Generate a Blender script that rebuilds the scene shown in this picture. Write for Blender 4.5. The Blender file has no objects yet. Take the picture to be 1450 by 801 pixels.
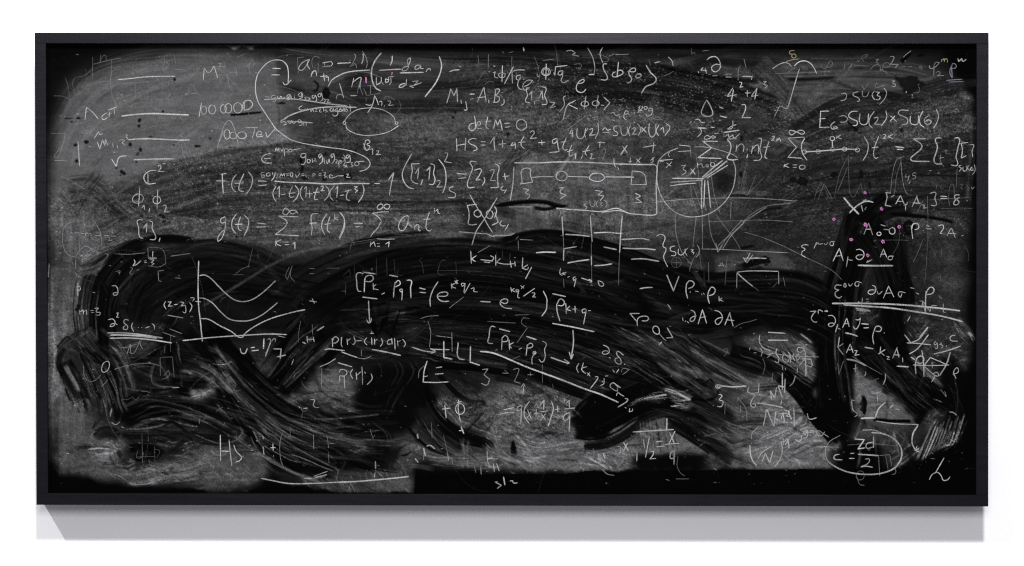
import bpy, bmesh, math, random
import numpy as np

random.seed(7)
rng = np.random.default_rng(11)
scene = bpy.context.scene
C = scene.collection

# ---------------------------------------------------------------- camera, world, lamps, exposure
PX = 450.0                      # photo pixels per metre on the front of the frame
CAM_D = 6.0                     # camera to frame front
FRONT, PANEL, BACK = -0.080, -0.068, -0.002
ZC = 1.5

def X(px, y=FRONT):
    return (px - 725.0) / PX * (CAM_D + (y - FRONT)) / CAM_D
def Z(py, y=FRONT):
    return ZC + (400.5 - py) / PX * (CAM_D + (y - FRONT)) / CAM_D

cam = bpy.data.cameras.new('camera')
cam.sensor_width = 36.0
cam.lens = 36.0 * CAM_D / (1450.0 / PX)
cam.clip_end = 200.0
cam_o = bpy.data.objects.new('camera', cam)
cam_o.location = (0, FRONT - CAM_D, ZC)
cam_o.rotation_euler = (math.radians(90), 0, 0)
C.objects.link(cam_o)
scene.camera = cam_o

world = bpy.data.worlds.new('World')
scene.world = world
world.use_nodes = True
bg = world.node_tree.nodes['Background']
bg.inputs['Color'].default_value = (0.97, 0.97, 1.0, 1)
bg.inputs['Strength'].default_value = 0.27

def lamp(name, loc, power, size, target):
    l = bpy.data.lights.new(name, 'AREA')
    l.shape = 'DISK'
    l.size = size
    l.energy = power
    o = bpy.data.objects.new(name, l)
    o.location = loc
    d = [t - s for t, s in zip(target, loc)]
    import mathutils
    o.rotation_euler = mathutils.Vector(d).to_track_quat('-Z', 'Y').to_euler()
    C.objects.link(o)
    return l
MID = (0, 0, ZC)
lamp('left_ceiling_lamp', (-9.1, -8.3, 13.7), 2300, 0.45, MID)
lamp('centre_ceiling_lamp', (0.9, -8.3, 13.7), 2900, 1.3, MID)
sb = lamp('gallery_softbox', (0.1, -6.2, 3.6), 185, 2.6, MID)
sb.shape = 'RECTANGLE'; sb.size_y = 2.0

scene.view_settings.view_transform = 'Standard'
scene.view_settings.look = 'None'
scene.view_settings.exposure = 0.0
scene.view_settings.gamma = 1.0
scene.cycles.transparent_max_bounces = 24
scene.cycles.use_denoising = False
scene.cycles.filter_width = 1.15

# ---------------------------------------------------------------- materials
def new_mat(name):
    m = bpy.data.materials.new(name)
    m.use_nodes = True
    nt = m.node_tree
    nt.nodes.clear()
    out = nt.nodes.new('ShaderNodeOutputMaterial')
    return m, nt, out

def noise(nt, scale, detail=2.0, rough=0.5, stretch=None):
    n = nt.nodes.new('ShaderNodeTexNoise')
    n.inputs['Scale'].default_value = scale
    n.inputs['Detail'].default_value = detail
    n.inputs['Roughness'].default_value = rough
    tc = nt.nodes.new('ShaderNodeTexCoord')
    if stretch:
        mp = nt.nodes.new('ShaderNodeMapping')
        mp.inputs['Scale'].default_value = stretch
        nt.links.new(tc.outputs['Object'], mp.inputs['Vector'])
        nt.links.new(mp.outputs['Vector'], n.inputs['Vector'])
    else:
        nt.links.new(tc.outputs['Object'], n.inputs['Vector'])
    return n.outputs['Fac']

def maprange(nt, sock, a, b, c, d):
    r = nt.nodes.new('ShaderNodeMapRange')
    for k, v in zip(('From Min', 'From Max', 'To Min', 'To Max'), (a, b, c, d)):
        r.inputs[k].default_value = v
    nt.links.new(sock, r.inputs['Value'])
    return r.outputs['Result']

def math_n(nt, op, a, b):
    n = nt.nodes.new('ShaderNodeMath')
    n.operation = op
    for i, v in enumerate((a, b)):
        if isinstance(v, (int, float)):
            n.inputs[i].default_value = v
        else:
            nt.links.new(v, n.inputs[i])
    return n.outputs[0]

# white plaster wall
wall_mat, nt, out = new_mat('white_plaster')
p = nt.nodes.new('ShaderNodeBsdfPrincipled')
p.inputs['Roughness'].default_value = 0.9
p.inputs['Specular IOR Level'].default_value = 0.1
ramp = nt.nodes.new('ShaderNodeMix'); ramp.data_type = 'RGBA'
ramp.inputs['A'].default_value = (0.75, 0.75, 0.785, 1)
ramp.inputs['B'].default_value = (0.86, 0.86, 0.895, 1)
nt.links.new(maprange(nt, noise(nt, 260, 3, 0.7), 0.3, 0.7, 0, 1), ramp.inputs['Factor'])
nt.links.new(ramp.outputs['Result'], p.inputs['Base Color'])
b = nt.nodes.new('ShaderNodeBump'); b.inputs['Strength'].default_value = 0.06; b.inputs['Distance'].default_value = 0.002
nt.links.new(noise(nt, 300, 3, 0.6), b.inputs['Height'])
nt.links.new(b.outputs['Normal'], p.inputs['Normal'])
nt.links.new(p.outputs['BSDF'], out.inputs['Surface'])

# black powder-coated frame
frame_mat, nt, out = new_mat('black_powder_coat')
p = nt.nodes.new('ShaderNodeBsdfPrincipled')
p.inputs['Roughness'].default_value = 0.36
p.inputs['Specular IOR Level'].default_value = 0.27
p.inputs['Specular Tint'].default_value = (0.93, 0.89, 1.0, 1)
ramp = nt.nodes.new('ShaderNodeMix'); ramp.data_type = 'RGBA'
ramp.inputs['A'].default_value = (0.0006, 0.0005, 0.0010, 1)
ramp.inputs['B'].default_value = (0.0028, 0.0025, 0.0048, 1)
nt.links.new(maprange(nt, noise(nt, 330, 3, 0.7), 0.32, 0.68, 0, 1), ramp.inputs['Factor'])
nt.links.new(ramp.outputs['Result'], p.inputs['Base Color'])
nt.links.new(maprange(nt, noise(nt, 9, 5, 0.7, (0.4, 1, 6)), 0.3, 0.7, 0.31, 0.42), p.inputs['Roughness'])
b = nt.nodes.new('ShaderNodeBump'); b.inputs['Strength'].default_value = 0.25; b.inputs['Distance'].default_value = 0.0012
nt.links.new(noise(nt, 380, 3, 0.7), b.inputs['Height'])
nt.links.new(b.outputs['Normal'], p.inputs['Normal'])
nt.links.new(p.outputs['BSDF'], out.inputs['Surface'])

# slate writing surface: dust attribute (chalk cover left by erasing) over matt black
ALB = 0.40
slate_mat, nt, out = new_mat('chalky_slate')
at = nt.nodes.new('ShaderNodeAttribute'); at.attribute_name = 'dust'
g1 = maprange(nt, noise(nt, 700, 3, 0.7), 0.3, 0.7, 0.72, 1.28)
g2 = maprange(nt, noise(nt, 60, 4, 0.65, (0.35, 1, 1.6)), 0.3, 0.7, 0.88, 1.12)
al = math_n(nt, 'MULTIPLY', at.outputs['Fac'], math_n(nt, 'MULTIPLY', g1, g2))
al = math_n(nt, 'ADD', al, 0.0008)
cc = nt.nodes.new('ShaderNodeCombineColor')
nt.links.new(al, cc.inputs[0]); nt.links.new(al, cc.inputs[1])
nt.links.new(math_n(nt, 'MULTIPLY', al, 1.03), cc.inputs[2])
d = nt.nodes.new('ShaderNodeBsdfDiffuse')
d.inputs['Roughness'].default_value = 0.6
nt.links.new(cc.outputs[0], d.inputs['Color'])
nt.links.new(d.outputs['BSDF'], out.inputs['Surface'])

# chalk
def chalk(name, col):
    m, nt, out = new_mat(name)
    at = nt.nodes.new('ShaderNodeAttribute'); at.attribute_name = 'cover'
    gr = maprange(nt, noise(nt, 520, 3, 0.75), 0.36, 0.60, 0.15, 1.1)
    fac = math_n(nt, 'MULTIPLY', at.outputs['Fac'], gr)
    fac = math_n(nt, 'MINIMUM', fac, 1.0)
    d = nt.nodes.new('ShaderNodeBsdfDiffuse'); d.inputs['Color'].default_value = (*col, 1)
    t = nt.nodes.new('ShaderNodeBsdfTransparent')
    mx = nt.nodes.new('ShaderNodeMixShader')
    nt.links.new(fac, mx.inputs[0])
    nt.links.new(t.outputs[0], mx.inputs[1]); nt.links.new(d.outputs[0], mx.inputs[2])
    nt.links.new(mx.outputs[0], out.inputs['Surface'])
    return m
CHALK = {'': chalk('white_chalk', (0.37, 0.37, 0.37)),
         'p': chalk('pink_chalk', (0.60, 0.20, 0.47)),
         'y': chalk('cream_chalk', (0.33, 0.28, 0.16)),
         'v': chalk('violet_chalk', (0.25, 0.235, 0.29))}

# ---------------------------------------------------------------- helpers
def mesh_obj(name, verts, faces, mat, parent=None):
    me = bpy.data.meshes.new(name)
    me.from_pydata(verts, [], faces)
    me.materials.append(mat)
    me.update()
    o = bpy.data.objects.new(name, me)
    C.objects.link(o)
    if parent:
        o.parent = parent
        o.matrix_parent_inverse.identity()
    return o

# ---------------------------------------------------------------- the setting: the wall
w = mesh_obj('wall', [(-6, 0, -2), (6, 0, -2), (6, 0, 6), (-6, 0, 6)], [(0, 1, 2, 3)], wall_mat)
w['kind'] = 'structure'

# ---------------------------------------------------------------- the blackboard
board = bpy.data.objects.new('blackboard', None)
board.empty_display_size = 0.1
C.objects.link(board)
ORG = (0.0, 0.0, Z(715.5))
board.location = ORG
board['label'] = 'wide black framed blackboard covered in smudged chalk formulas hanging on a white wall'
board['category'] = 'blackboard'

def rail(quad):
    """quad: four photo points clockwise from top left, as a bevelled bar from FRONT to BACK"""
    bm = bmesh.new()
    f = [bm.verts.new((X(x), FRONT, Z(y) - ORG[2])) for x, y in quad]
    k = [bm.verts.new((X(x), BACK, Z(y) - ORG[2])) for x, y in quad]
    bm.faces.new(f[::-1]); bm.faces.new(k)
    for i in range(4):
        j = (i + 1) % 4
        bm.faces.new((f[i], f[j], k[j], k[i]))
    bmesh.ops.recalc_face_normals(bm, faces=bm.faces)
    ed = [e for e in bm.edges if all(abs(v.co.y - FRONT) < 1e-6 for v in e.verts)]
    bmesh.ops.bevel(bm, geom=ed, offset=0.0012, segments=2, affect='EDGES')
    me = bpy.data.meshes.new('frame_rail')
    bm.to_mesh(me); bm.free()
    me.materials.append(frame_mat)
    o = bpy.data.objects.new('frame_rail', me)
    C.objects.link(o); o.parent = board
    return o
OUT = [(49, 46), (1400, 46), (1399.5, 717), (51.5, 714.6)]
INN = [(64.8, 61), (1383.2, 61.5), (1382.4, 701), (68, 698.2)]
rail([OUT[0], OUT[1], (1400, 61.5), (49.05, 61)])
rail([(51.4, 698.2), (1399.5, 701), OUT[2], OUT[3]])
e = 0.15
rail([(49.05, 61 + e), (64.8, 61 + e), (68, 698.2 - e), (51.4, 698.2 - e)])
rail([(1383.2, 61.5 + e), (1400, 61.5 + e), (1399.5, 701 - e), (1382.4, 701 - e)])

# ---------------------------------------------------------------- dust left on the slate
# D: how grey the chalk dust is (0..255), one sample per photo pixel, built wipe by wipe
DX0, DY0, DW, DH = 62, 58, 1325, 647

def blur1(a, k, axis):
    if k < 1: return a
    ker = np.exp(-0.5 * (np.arange(-3 * k, 3 * k + 1) / k) ** 2); ker /= ker.sum()
    pad = [(0, 0)] * a.ndim; pad[axis] = (len(ker) // 2,) * 2
    b = np.pad(a, pad, mode='edge')
    o = np.zeros_like(a)
    n = a.shape[axis]
    for i, kv in enumerate(ker):
        o += kv * (b[i:i + n] if axis == 0 else b[:, i:i + n])
    return o
def upsample(a, h, w):
    yi = np.linspace(0, a.shape[0] - 1, h); xi = np.linspace(0, a.shape[1] - 1, w)
    y0 = np.clip(yi.astype(int), 0, a.shape[0] - 2) if a.shape[0] > 1 else np.zeros(h, int)
    x0 = np.clip(xi.astype(int), 0, a.shape[1] - 2) if a.shape[1] > 1 else np.zeros(w, int)
    fy = (yi - y0)[:, None]; fx = (xi - x0)[None, :]
    fy = fy * fy * (3 - 2 * fy); fx = fx * fx * (3 - 2 * fx)
    y1 = np.minimum(y0 + 1, a.shape[0] - 1); x1 = np.minimum(x0 + 1, a.shape[1] - 1)
    return (a[y0][:, x0] * (1 - fy) * (1 - fx) + a[y0][:, x1] * (1 - fy) * fx
            + a[y1][:, x0] * fy * (1 - fx) + a[y1][:, x1] * fy * fx)
def vnoise(h, w, ch, cw):
    return upsample(rng.random((max(2, int(h / ch) + 2), max(2, int(w / cw) + 2))), h, w) - 0.5
def fbm(h, w, ch, cw, n=4):
    o = 0; a = 1.0
    for i in range(n):
        o = o + a * vnoise(h, w, ch, cw); a *= 0.6; ch /= 2.1; cw /= 2.1
        if ch < 1 or cw < 1: break
    return o

GX = [62, 90, 180, 290, 400, 510, 620, 730, 840, 950, 1060, 1170, 1280, 1350, 1387]
GY = [58, 68, 85, 110, 140, 170, 200, 230, 260, 290, 320, 345, 370, 400, 440, 480, 520, 550, 580, 610, 640, 660, 675, 695, 705]
GV = [
 [10, 10, 22, 28, 20, 12, 12, 10, 9, 8, 8, 7, 6, 3, 3],
 [10, 12, 34, 40, 26, 18, 18, 16, 16, 12, 10, 10, 8, 4, 3],
 [12, 30, 70, 68, 50, 38, 40, 38, 36, 28, 32, 36, 28, 12, 3],
 [14, 52, 84, 80, 58, 42, 48, 50, 40, 38, 44, 48, 46, 22, 4],
 [22, 74, 88, 88, 62, 46, 56, 50, 36, 36, 48, 46, 50, 44, 12],
 [30, 80, 94, 96, 74, 60, 60, 54, 44, 38, 40, 45, 45, 52, 22],
 [34, 80, 98, 102, 96, 64, 62, 58, 56, 44, 42, 42, 42, 42, 18],
 [30, 78, 100, 96, 70, 62, 60, 60, 58, 42, 44, 40, 40, 36, 16],
 [40, 70, 80, 62, 62, 62, 60, 60, 62, 46, 36, 38, 38, 36, 14],
 [52, 82, 68, 62, 66, 66, 68, 62, 60, 52, 38, 34, 36, 36, 14],
 [52, 84, 74, 72, 70, 70, 70, 62, 60, 54, 38, 36, 36, 48, 18],
 [52, 84, 72, 66, 68, 64, 66, 62, 56, 50, 40, 40, 38, 52, 16],
 [50, 84, 50, 36, 44, 34, 36, 34, 40, 44, 46, 40, 36, 56, 14],
 [54, 84, 44, 32, 34, 28, 24, 26, 28, 30, 28, 36, 32, 62, 14],
 [78, 80, 42, 36, 32, 36, 34, 30, 34, 34, 24, 36, 34, 66, 12],
 [86, 76, 46, 34, 38, 44, 38, 32, 38, 36, 30, 46, 44, 56, 10],
 [80, 62, 38, 38, 46, 58, 42, 40, 54, 46, 46, 60, 44, 40, 8],
 [70, 66, 30, 44, 40, 60, 40, 60, 62, 44, 56, 76, 58, 26, 6],
 [50, 78, 34, 38, 32, 44, 46, 68, 68, 34, 48, 86, 76, 16, 5],
 [36, 78, 44, 54, 36, 36, 52, 78, 82, 60, 64, 92, 62, 10, 4],
 [22, 80, 64, 66, 50, 46, 62, 84, 92, 82, 78, 94, 44, 8, 4],
 [14, 76, 58, 74, 64, 62, 58, 82, 84, 46, 72, 84, 22, 6, 4],
 [10, 40, 52, 68, 52, 74, 24, 30, 40, 26, 22, 12, 8, 5, 4],
 [6, 8, 8, 12, 10, 44, 8, 8, 6, 8, 7, 5, 4, 4, 4],
 [5, 5, 5, 6, 6, 20, 6, 6, 5, 5, 5, 4, 4, 4, 4]]
GV = np.array(GV, float)
xs = np.arange(DW) + DX0; ys = np.arange(DH) + DY0
tmp = np.stack([np.interp(xs, GX, r) for r in GV])
D = np.stack([np.interp(ys, GY, tmp[:, i]) for i in range(DW)], 1)
D = blur1(blur1(D, 7, 0), 9, 1)
YY, XX = np.mgrid[0:DH, 0:DW]; YY = YY + DY0; XX = XX + DX0
D *= 1 + .12 * np.clip((350 - YY) / 40., 0, 1) + .25 * np.clip((XX - 560) / 200., 0, 1) * np.clip((130 - YY) / 40., 0, 1)
D *= 1 + .24 * np.clip((XX - 520) / 300., 0, 1) * np.clip((350 - YY) / 40., 0, 1)
# soft streaks of old dry wiping and mottled residue
D *= 1 + 0.24 * fbm(DH, DW, 22, 190) + 0.26 * fbm(DH, DW, 60, 80, 5)
vert = np.clip((XX - 700) / 60.0, 0, 1) * np.clip((1000 - XX) / 80.0, 0, 1) * np.clip((YY - 220) / 40., 0, 1) * np.clip((345 - YY) / 30., 0, 1)
vert = np.maximum(vert, np.clip((140 - XX) / 30., 0, 1) * np.clip((YY - 265) / 20., 0, 1))
D *= 1 + vert * 0.30 * fbm(DH, DW, 60, 6)

def cr(pts, step=0.5):
    """smooth curve through points, keeping sharp corners"""
    P = np.array(pts, float)
    if len(P) == 2:
        n = max(2, int(np.hypot(*(P[1] - P[0])) / step)); t = np.linspace(0, 1, n)[:, None]
        return P[0] + (P[1] - P[0]) * t
    out = []
    n = len(P)
    closed = np.hypot(*(P[0] - P[-1])) < 1e-6
    T = np.zeros_like(P); cor = np.zeros(n, bool); LL = np.full(n, 1e9)
    for i in range(n):
        if 0 < i < n - 1 or closed:
            a = P[i] - P[i - 1 if i else n - 2]; b = P[(i + 1) if i < n - 1 else 1] - P[i]
            la, lb = np.hypot(*a) + 1e-9, np.hypot(*b) + 1e-9
            cs = (a @ b) / (la * lb)
            if cs < -0.4 or (cs < 0.4 and min(la, lb) > 9): cor[i] = True
            T[i] = (a / la + b / lb) / 2; T[i] /= max(.55, np.hypot(*T[i])); LL[i] = min(la, lb)
    for i in range(n - 1):
        d = P[i + 1] - P[i]; L = np.hypot(*d) + 1e-9
        m0 = d if (cor[i] or (i == 0 and not closed)) else T[i] * min(L, 2.5 * LL[i])
        m1 = d if (cor[i + 1] or (i == n - 2 and not closed)) else T[i + 1] * min(L, 2.5 * LL[i + 1])
        k = max(2, int(L / step)); t = np.linspace(0, 1, k, endpoint=(i == n - 2))[:, None]
        out.append((2 * t**3 - 3 * t**2 + 1) * P[i] + (t**3 - 2 * t**2 + t) * m0 + (3 * t**2 - 2 * t**3) * P[i + 1] + (t**3 - t**2) * m1)
    return np.concatenate(out)

def nums(s):
    v = [float(x) for x in s.split()]
    return list(zip(v[0::2], v[1::2]))

def wipe(s, width, tone, a=1.0, streak=0.6, edge=2.0, ends=8, var=0.5, rim=0.0, taper=0.0, thr=0.0, sub=1.0):
    """drag a cloth, finger or brush along a path: leaves tone, streaked along the way"""
    P = cr(nums(s) if isinstance(s, str) else s, 0.45)
    n = len(P)
    T = np.gradient(P, axis=0)
    for c in (0, 1): T[:, c] = blur1(T[:, c][:, None], min(12, max(1, n // 12)), 0)[:, 0]
    T /= np.hypot(T[:, 0], T[:, 1])[:, None] + 1e-9
    N = np.stack([-T[:, 1], T[:, 0]], 1)
    m = max(3, int(width / 0.42)); v = np.linspace(-0.5, 0.5, m)
    wob = 1 + 0.16 * (upsample(rng.random((max(2, n // 90 + 2), 1)), n, 1)[:, 0] - 0.5)
    u = np.arange(n) * 0.45; L = u[-1] + 1e-6
    tp = np.ones(n)
    if taper: tp = np.clip(np.minimum(u, L - u) / (taper * L), 0.12, 1) ** 0.7
    R = P[:, None, :] + N[:, None, :] * (v[None, :] * width)[:, :, None] * (wob * tp)[:, None, None]
    # streaks: fast across, slow along
    S = vnoise(n, m, 500, 2.6) * 1.0 + vnoise(n, m, 380, 7) * 1.0 + vnoise(n, m, 260, 24) * 0.8 + vnoise(n, m, 90, 4) * .5
    S = 0.62 * np.tanh(1.9 * S)
    W = width
    de = (0.5 - np.abs(v)) * W
    if W > 10: edge = edge * 0.6
    ea = np.clip(de / edge, 0, 1)
    en = np.clip(np.minimum(u, L - u) / ends, 0, 1) if ends else np.ones(n)
    al = a * ea[None, :] * en[:, None] * (1 - var * np.clip(S + 0.1, 0, 1))
    if thr: al = al * np.clip((S + 0.75 - thr) * 4, 0, 1)
    val = tone * (1 + streak * 1.5 * S)
    if rim:
        val = val + rim * np.exp(-((de - edge * 0.5) / max(1.0, edge * 0.6)) ** 2)[None, :] * (0.6 + 0.8 * vnoise(n, m, 120, 50))
    ix = np.round(R[..., 0] - DX0).astype(int); iy = np.round(R[..., 1] - DY0).astype(int)
    ok = (ix >= 0) & (ix < DW) & (iy >= 0) & (iy < DH)
    ix, iy, al, val = ix[ok], iy[ok], al[ok], val[ok]
    if not len(ix): return
    x0, x1, y0, y1 = ix.min(), ix.max() + 1, iy.min(), iy.max() + 1
    A = np.zeros((y1 - y0, x1 - x0)); V = np.zeros_like(A)
    A[iy - y0, ix - x0] = al; V[iy - y0, ix - x0] = val
    Dw = D[y0:y1, x0:x1]
    Dw[:] = Dw * (1 - A) + np.clip(V, 0, 255) * A
    # single bristle and cloth-fold marks inside a broad wipe
    if sub and width > 13 and L > 50:
        for q in range(int(L * width / (400 if tone > 24 else 750) * sub)):
            l = min(L * .9, random.uniform(25, 50 + 0.35 * L)); i0 = int(random.uniform(0, L - l) / .45); i1 = min(n, i0 + int(l / .45))
            v0 = random.uniform(-.47, .47); v1 = v0 + random.uniform(-.16, .16)
            vv = np.linspace(v0, v1, 6) + np.array([random.uniform(-.02, .02) for _ in range(6)])
            ii = np.linspace(i0, i1 - 1, 6).astype(int)
            pts = [(P[i, 0] + N[i, 0] * width * x * tp[i], P[i, 1] + N[i, 1] * width * x * tp[i]) for i, x in zip(ii, vv)]
            tn = tone * random.uniform(.15, .6) if random.random() < .5 else tone + random.choice([8, 14, 22, 32, 46]) * min(1.2, .35 + tone / 60)
            wipe(pts, random.choice([1.3, 1.6, 2, 2.6, 3.5, 6]), tn, random.uniform(.25, .65) * a, .7, 1.1, 18, .6, sub=0)

def poly(s, tone, a=1.0, soft=2, mottle=0.4, rough=3.0):
    P = np.array(nums(s))
    x0, x1 = int(P[:, 0].min()) - 10, int(P[:, 0].max()) + 11
    y0, y1 = int(P[:, 1].min()) - 10, int(P[:, 1].max()) + 11
    x0, x1, y0, y1 = max(x0, DX0), min(x1, DX0 + DW), max(y0, DY0), min(y1, DY0 + DH)
    h, w_ = y1 - y0, x1 - x0
    yy, xx = np.mgrid[y0:y1, x0:x1].astype(float)
    xx += rough * 2 * fbm(h, w_, 14, 14, 3); yy += rough * 2 * fbm(h, w_, 14, 14, 3)
    ins = np.zeros((h, w_), bool)
    for (ax, ay), (bx, by) in zip(P, np.roll(P, -1, 0)):
        if ay == by: continue
        c = ((ay > yy) != (by > yy)) & (xx < (bx - ax) * (yy - ay) / (by - ay) + ax)
        ins ^= c
    A = blur1(blur1(ins.astype(float), soft, 0), soft, 1) * a
    V = tone * (1 + mottle * fbm(h, w_, 12, 30, 4))
    Dw = D[y0 - DY0:y1 - DY0, x0 - DX0:x1 - DX0]
    Dw[:] = Dw * (1 - A) + V * A

def speck(s_poly, density, bright, soft=14):
    """granular chalk residue left in the tooth of the slate"""
    P = np.array(nums(s_poly))
    x0, x1 = max(int(P[:, 0].min()), DX0), min(int(P[:, 0].max()), DX0 + DW)
    y0, y1 = max(int(P[:, 1].min()), DY0), min(int(P[:, 1].max()), DY0 + DH)
    h, w_ = y1 - y0, x1 - x0
    yy, xx = np.mgrid[y0:y1, x0:x1]
    ins = np.zeros((h, w_), bool)
    for (ax, ay), (bx, by) in zip(P, np.roll(P, -1, 0)):
        if ay == by: continue
        ins ^= ((ay > yy) != (by > yy)) & (xx < (bx - ax) * (yy - ay) / (by - ay) + ax)
    M = blur1(blur1(ins.astype(float), soft, 0), soft, 1)
    cl = np.clip(0.5 + 1.3 * fbm(h, w_, 16, 40, 4), 0, 1.6)
    pts = (rng.random((h, w_)) < density * M * cl) * (0.35 + 0.65 * rng.random((h, w_)))
    pts = np.maximum(pts, 0.55 * np.roll(pts, 1, 1)); 
    D[y0 - DY0:y1 - DY0, x0 - DX0:x1 - DX0] += bright * 0.6 * pts

def dab(cx, cy, rx, ry, tone=14, a=0.9):
    r = int(max(rx, ry)) + 4
    x0, x1, y0, y1 = int(cx) - r, int(cx) + r, int(cy) - r, int(cy) + r
    x0, y0 = max(x0, DX0), max(y0, DY0); x1, y1 = min(x1, DX0 + DW), min(y1, DY0 + DH)
    if x1 <= x0 or y1 <= y0: return
    yy, xx = np.mgrid[y0:y1, x0:x1]
    q = np.sqrt(((xx - cx) / rx) ** 2 + ((yy - cy) / ry) ** 2) + 0.5 * fbm(y1 - y0, x1 - x0, 5, 5, 2)
    A = np.clip((1.15 - q) * min(rx, ry) / 1.4, 0, 1) * a
    Dw = D[y0 - DY0:y1 - DY0, x0 - DX0:x1 - DX0]
    Dw[:] = Dw * (1 - A) + (tone + 16 * np.clip(1 - q, 0, 1)) * A

exec_wipes = True
# --- dry cloth arcs across the top
wipe('95 150 125 105 180 82 240 72', 26, 60, .6, .5, 6, 20)
wipe('80 190 100 140 150 105 230 92 330 90', 30, 78, .6, .5, 5, 20)
wipe('75 215 120 155 200 125 300 120 380 125', 40, 92, .5, .45, 5, 30)
wipe('85 240 140 190 240 170 340 180 420 165', 50, 96, .45, .4, 6, 30)
wipe('110 245 180 200 260 190 350 195', 36, 108, .55, .4, 6, 30)
wipe('70 300 110 250 150 205 190 170', 40, 90, .35, .6, 8, 25)
wipe('380 75 385 120 395 165 390 195', 22, 92, .45, .5, 5, 14)
wipe('392 70 440 78 520 82 640 90 720 88', 18, 52, .55, .9, 4, 14)
wipe('395 62 520 66 700 68 900 64', 12, 11, .9, .5, 4, 14)
wipe('480 118 560 118 640 122 720 112', 26, 48, .5, .8, 4, 20)
wipe('395 125 450 140 520 150 600 150 680 150', 22, 38, .6, .7, 5, 20)
wipe('430 108 500 100 580 104', 9, 66, .5, .6, 3, 14)
poly('300 62 372 62 368 66 340 68 320 66', 130, .8, 1, .6, 3)
wipe('282 175 300 190 308 215', 15, 72, .6, .5, 3, 10)
wipe('240 190 262 165 270 150', 20, 70, .45, .5, 4, 10)
poly('404 165 450 152 490 160 520 190 495 205 440 202 410 190', 56, .75, 4, .4, 5)
poly('492 160 530 150 560 170 555 190 500 192', 62, .45, 5, .6, 5)
wipe('400 200 470 212 560 215 640 205', 30, 60, .5, .6, 6, 24)
# the big darker cloth arc below it, sharp at its top edge
poly('76 235 88 185 118 130 165 98 230 82 320 78 384 84 394 140 392 196 330 208 280 216 240 230 162 260 135 246 104 258 80 290', 97, .72, 5, .10, 3)
for q in ('80 240 110 165 170 112 240 92', '90 260 130 180 200 130 290 104 380 96', '72 195 100 140 150 104', '120 240 190 190 280 170 385 160', '230 215 300 160 330 110'):
    wipe(q, random.uniform(14, 26), random.choice((88, 104, 110)), .35, .25, 6, 30, .3, sub=.5)
poly('160 262 240 230 330 209 440 200 570 214 700 238 700 345 520 330 300 310 190 320 160 290', 60, .72, 1, .3, 1.5)
wipe('140 330 180 282 240 256 330 238 430 226 560 232 690 238', 54, 60, .6, .35, 2.5, 26)
wipe('130 350 200 310 300 290 420 285 560 290 700 285', 56, 66, .7, .35, 10, 30)
wipe('160 300 240 278 330 268 450 262', 7, 40, .6, .6, 3, 20)
wipe('210 345 320 330 430 325 560 330 700 322', 46, 76, .55, .4, 8, 30)
wipe('150 345 230 330 340 310 480 300', 20, 84, .45, .5, 6, 30)
wipe('95 262 130 262 160 290 185 310', 26, 60, .75, .7, 2.5, 8)
wipe('100 300 125 262 135 250 140 240', 22, 58, .7, .6, 3, 8)
wipe('72 265 92 290 105 305', 26, 80, .6, .5, 4, 8)
speck('160 275 240 230 330 212 520 210 690 230 690 300 300 300', .045, 85)
speck('120 340 300 300 720 290 720 345 480 350 300 345', .055, 80)
speck('70 285 150 290 150 350 130 400 70 520', .05, 60)
wipe('590 245 640 230 690 245', 20, 52, .5, .6, 5, 12)
wipe('600 215 645 232 690 265', 9, 72, .5, .8, 3, 10)
# dark dry bands through the upper middle and right
wipe('560 128 640 120 720 108 800 100', 14, 34, .5, .8, 4, 20)
wipe('690 100 760 104 850 112 940 120 1030 142 1110 168', 58, 30, .85, .55, 6, 24)
wipe('760 140 850 132 940 140 1010 160 1090 180', 40, 30, .7, .6, 6, 24)
wipe('760 84 850 82 930 92 1000 108 1070 116', 9, 62, .7, .8, 3, 16)
wipe('880 74 960 76 1040 88 1110 92', 20, 30, .7, .5, 5, 18)
wipe('930 92 980 104 1040 112 1075 116', 8, 8, .95, .4, 3, 10)
wipe('705 130 735 118 760 130 780 140', 26, 70, .6, .5, 4, 10)
wipe('760 185 765 160 770 148', 13, 90, .6, .8, 3, 8, .9)
wipe('752 200 760 175 768 150', 9, 26, .8, .4, 3, 8)
poly('780 150 830 175 870 200 800 205 770 190', 70, .5, 6, .4, 6)
poly('845 175 920 160 960 185 935 200 860 200', 80, .5, 4, .5, 5)
poly('905 150 925 135 945 160 958 180 930 190 905 180', 72, .7, 2, .3, 3)
speck('690 90 960 90 1100 140 1150 170 1100 215 960 180 820 160 690 140', .10, 120, 10)
speck('940 130 1120 150 1120 200 960 195', .07, 100, 10)
wipe('1072 88 1095 110 1120 138 1142 165', 34, 60, .8, .4, 2.5, 6)
wipe('1120 150 1128 120 1138 95', 22, 58, .6, .5, 3, 6)
wipe('1040 95 1060 110 1068 120', 22, 54, .5, .5, 4, 6)
poly('1044 165 1062 147 1080 152 1092 172 1060 196 1040 205', 58, .85, 2, .3, 2)
wipe('1052 195 1054 225 1050 250 1048 276', 16, 62, .8, .4, 3, 5)
wipe('1110 100 1180 96 1260 98 1330 112', 32, 56, .7, .45, 6, 20)
wipe('1110 124 1180 122 1260 122 1310 120 1338 112', 28, 66, .8, .35, 3, 14)
wipe('1110 112 1140 113 1190 110', 8, 14, .8, .4, 3, 10)
poly('1130 150 1138 118 1170 120 1200 128 1180 138 1150 145', 70, .5, 4, .4, 4)
poly('1140 140 1190 132 1235 125 1262 108 1290 122 1270 138 1240 152 1215 162 1180 165', 58, .45, 4, .3, 4)
wipe('1120 195 1190 155 1280 142 1350 125 1375 122', 34, 34, .75, .6, 3, 12)
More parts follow.
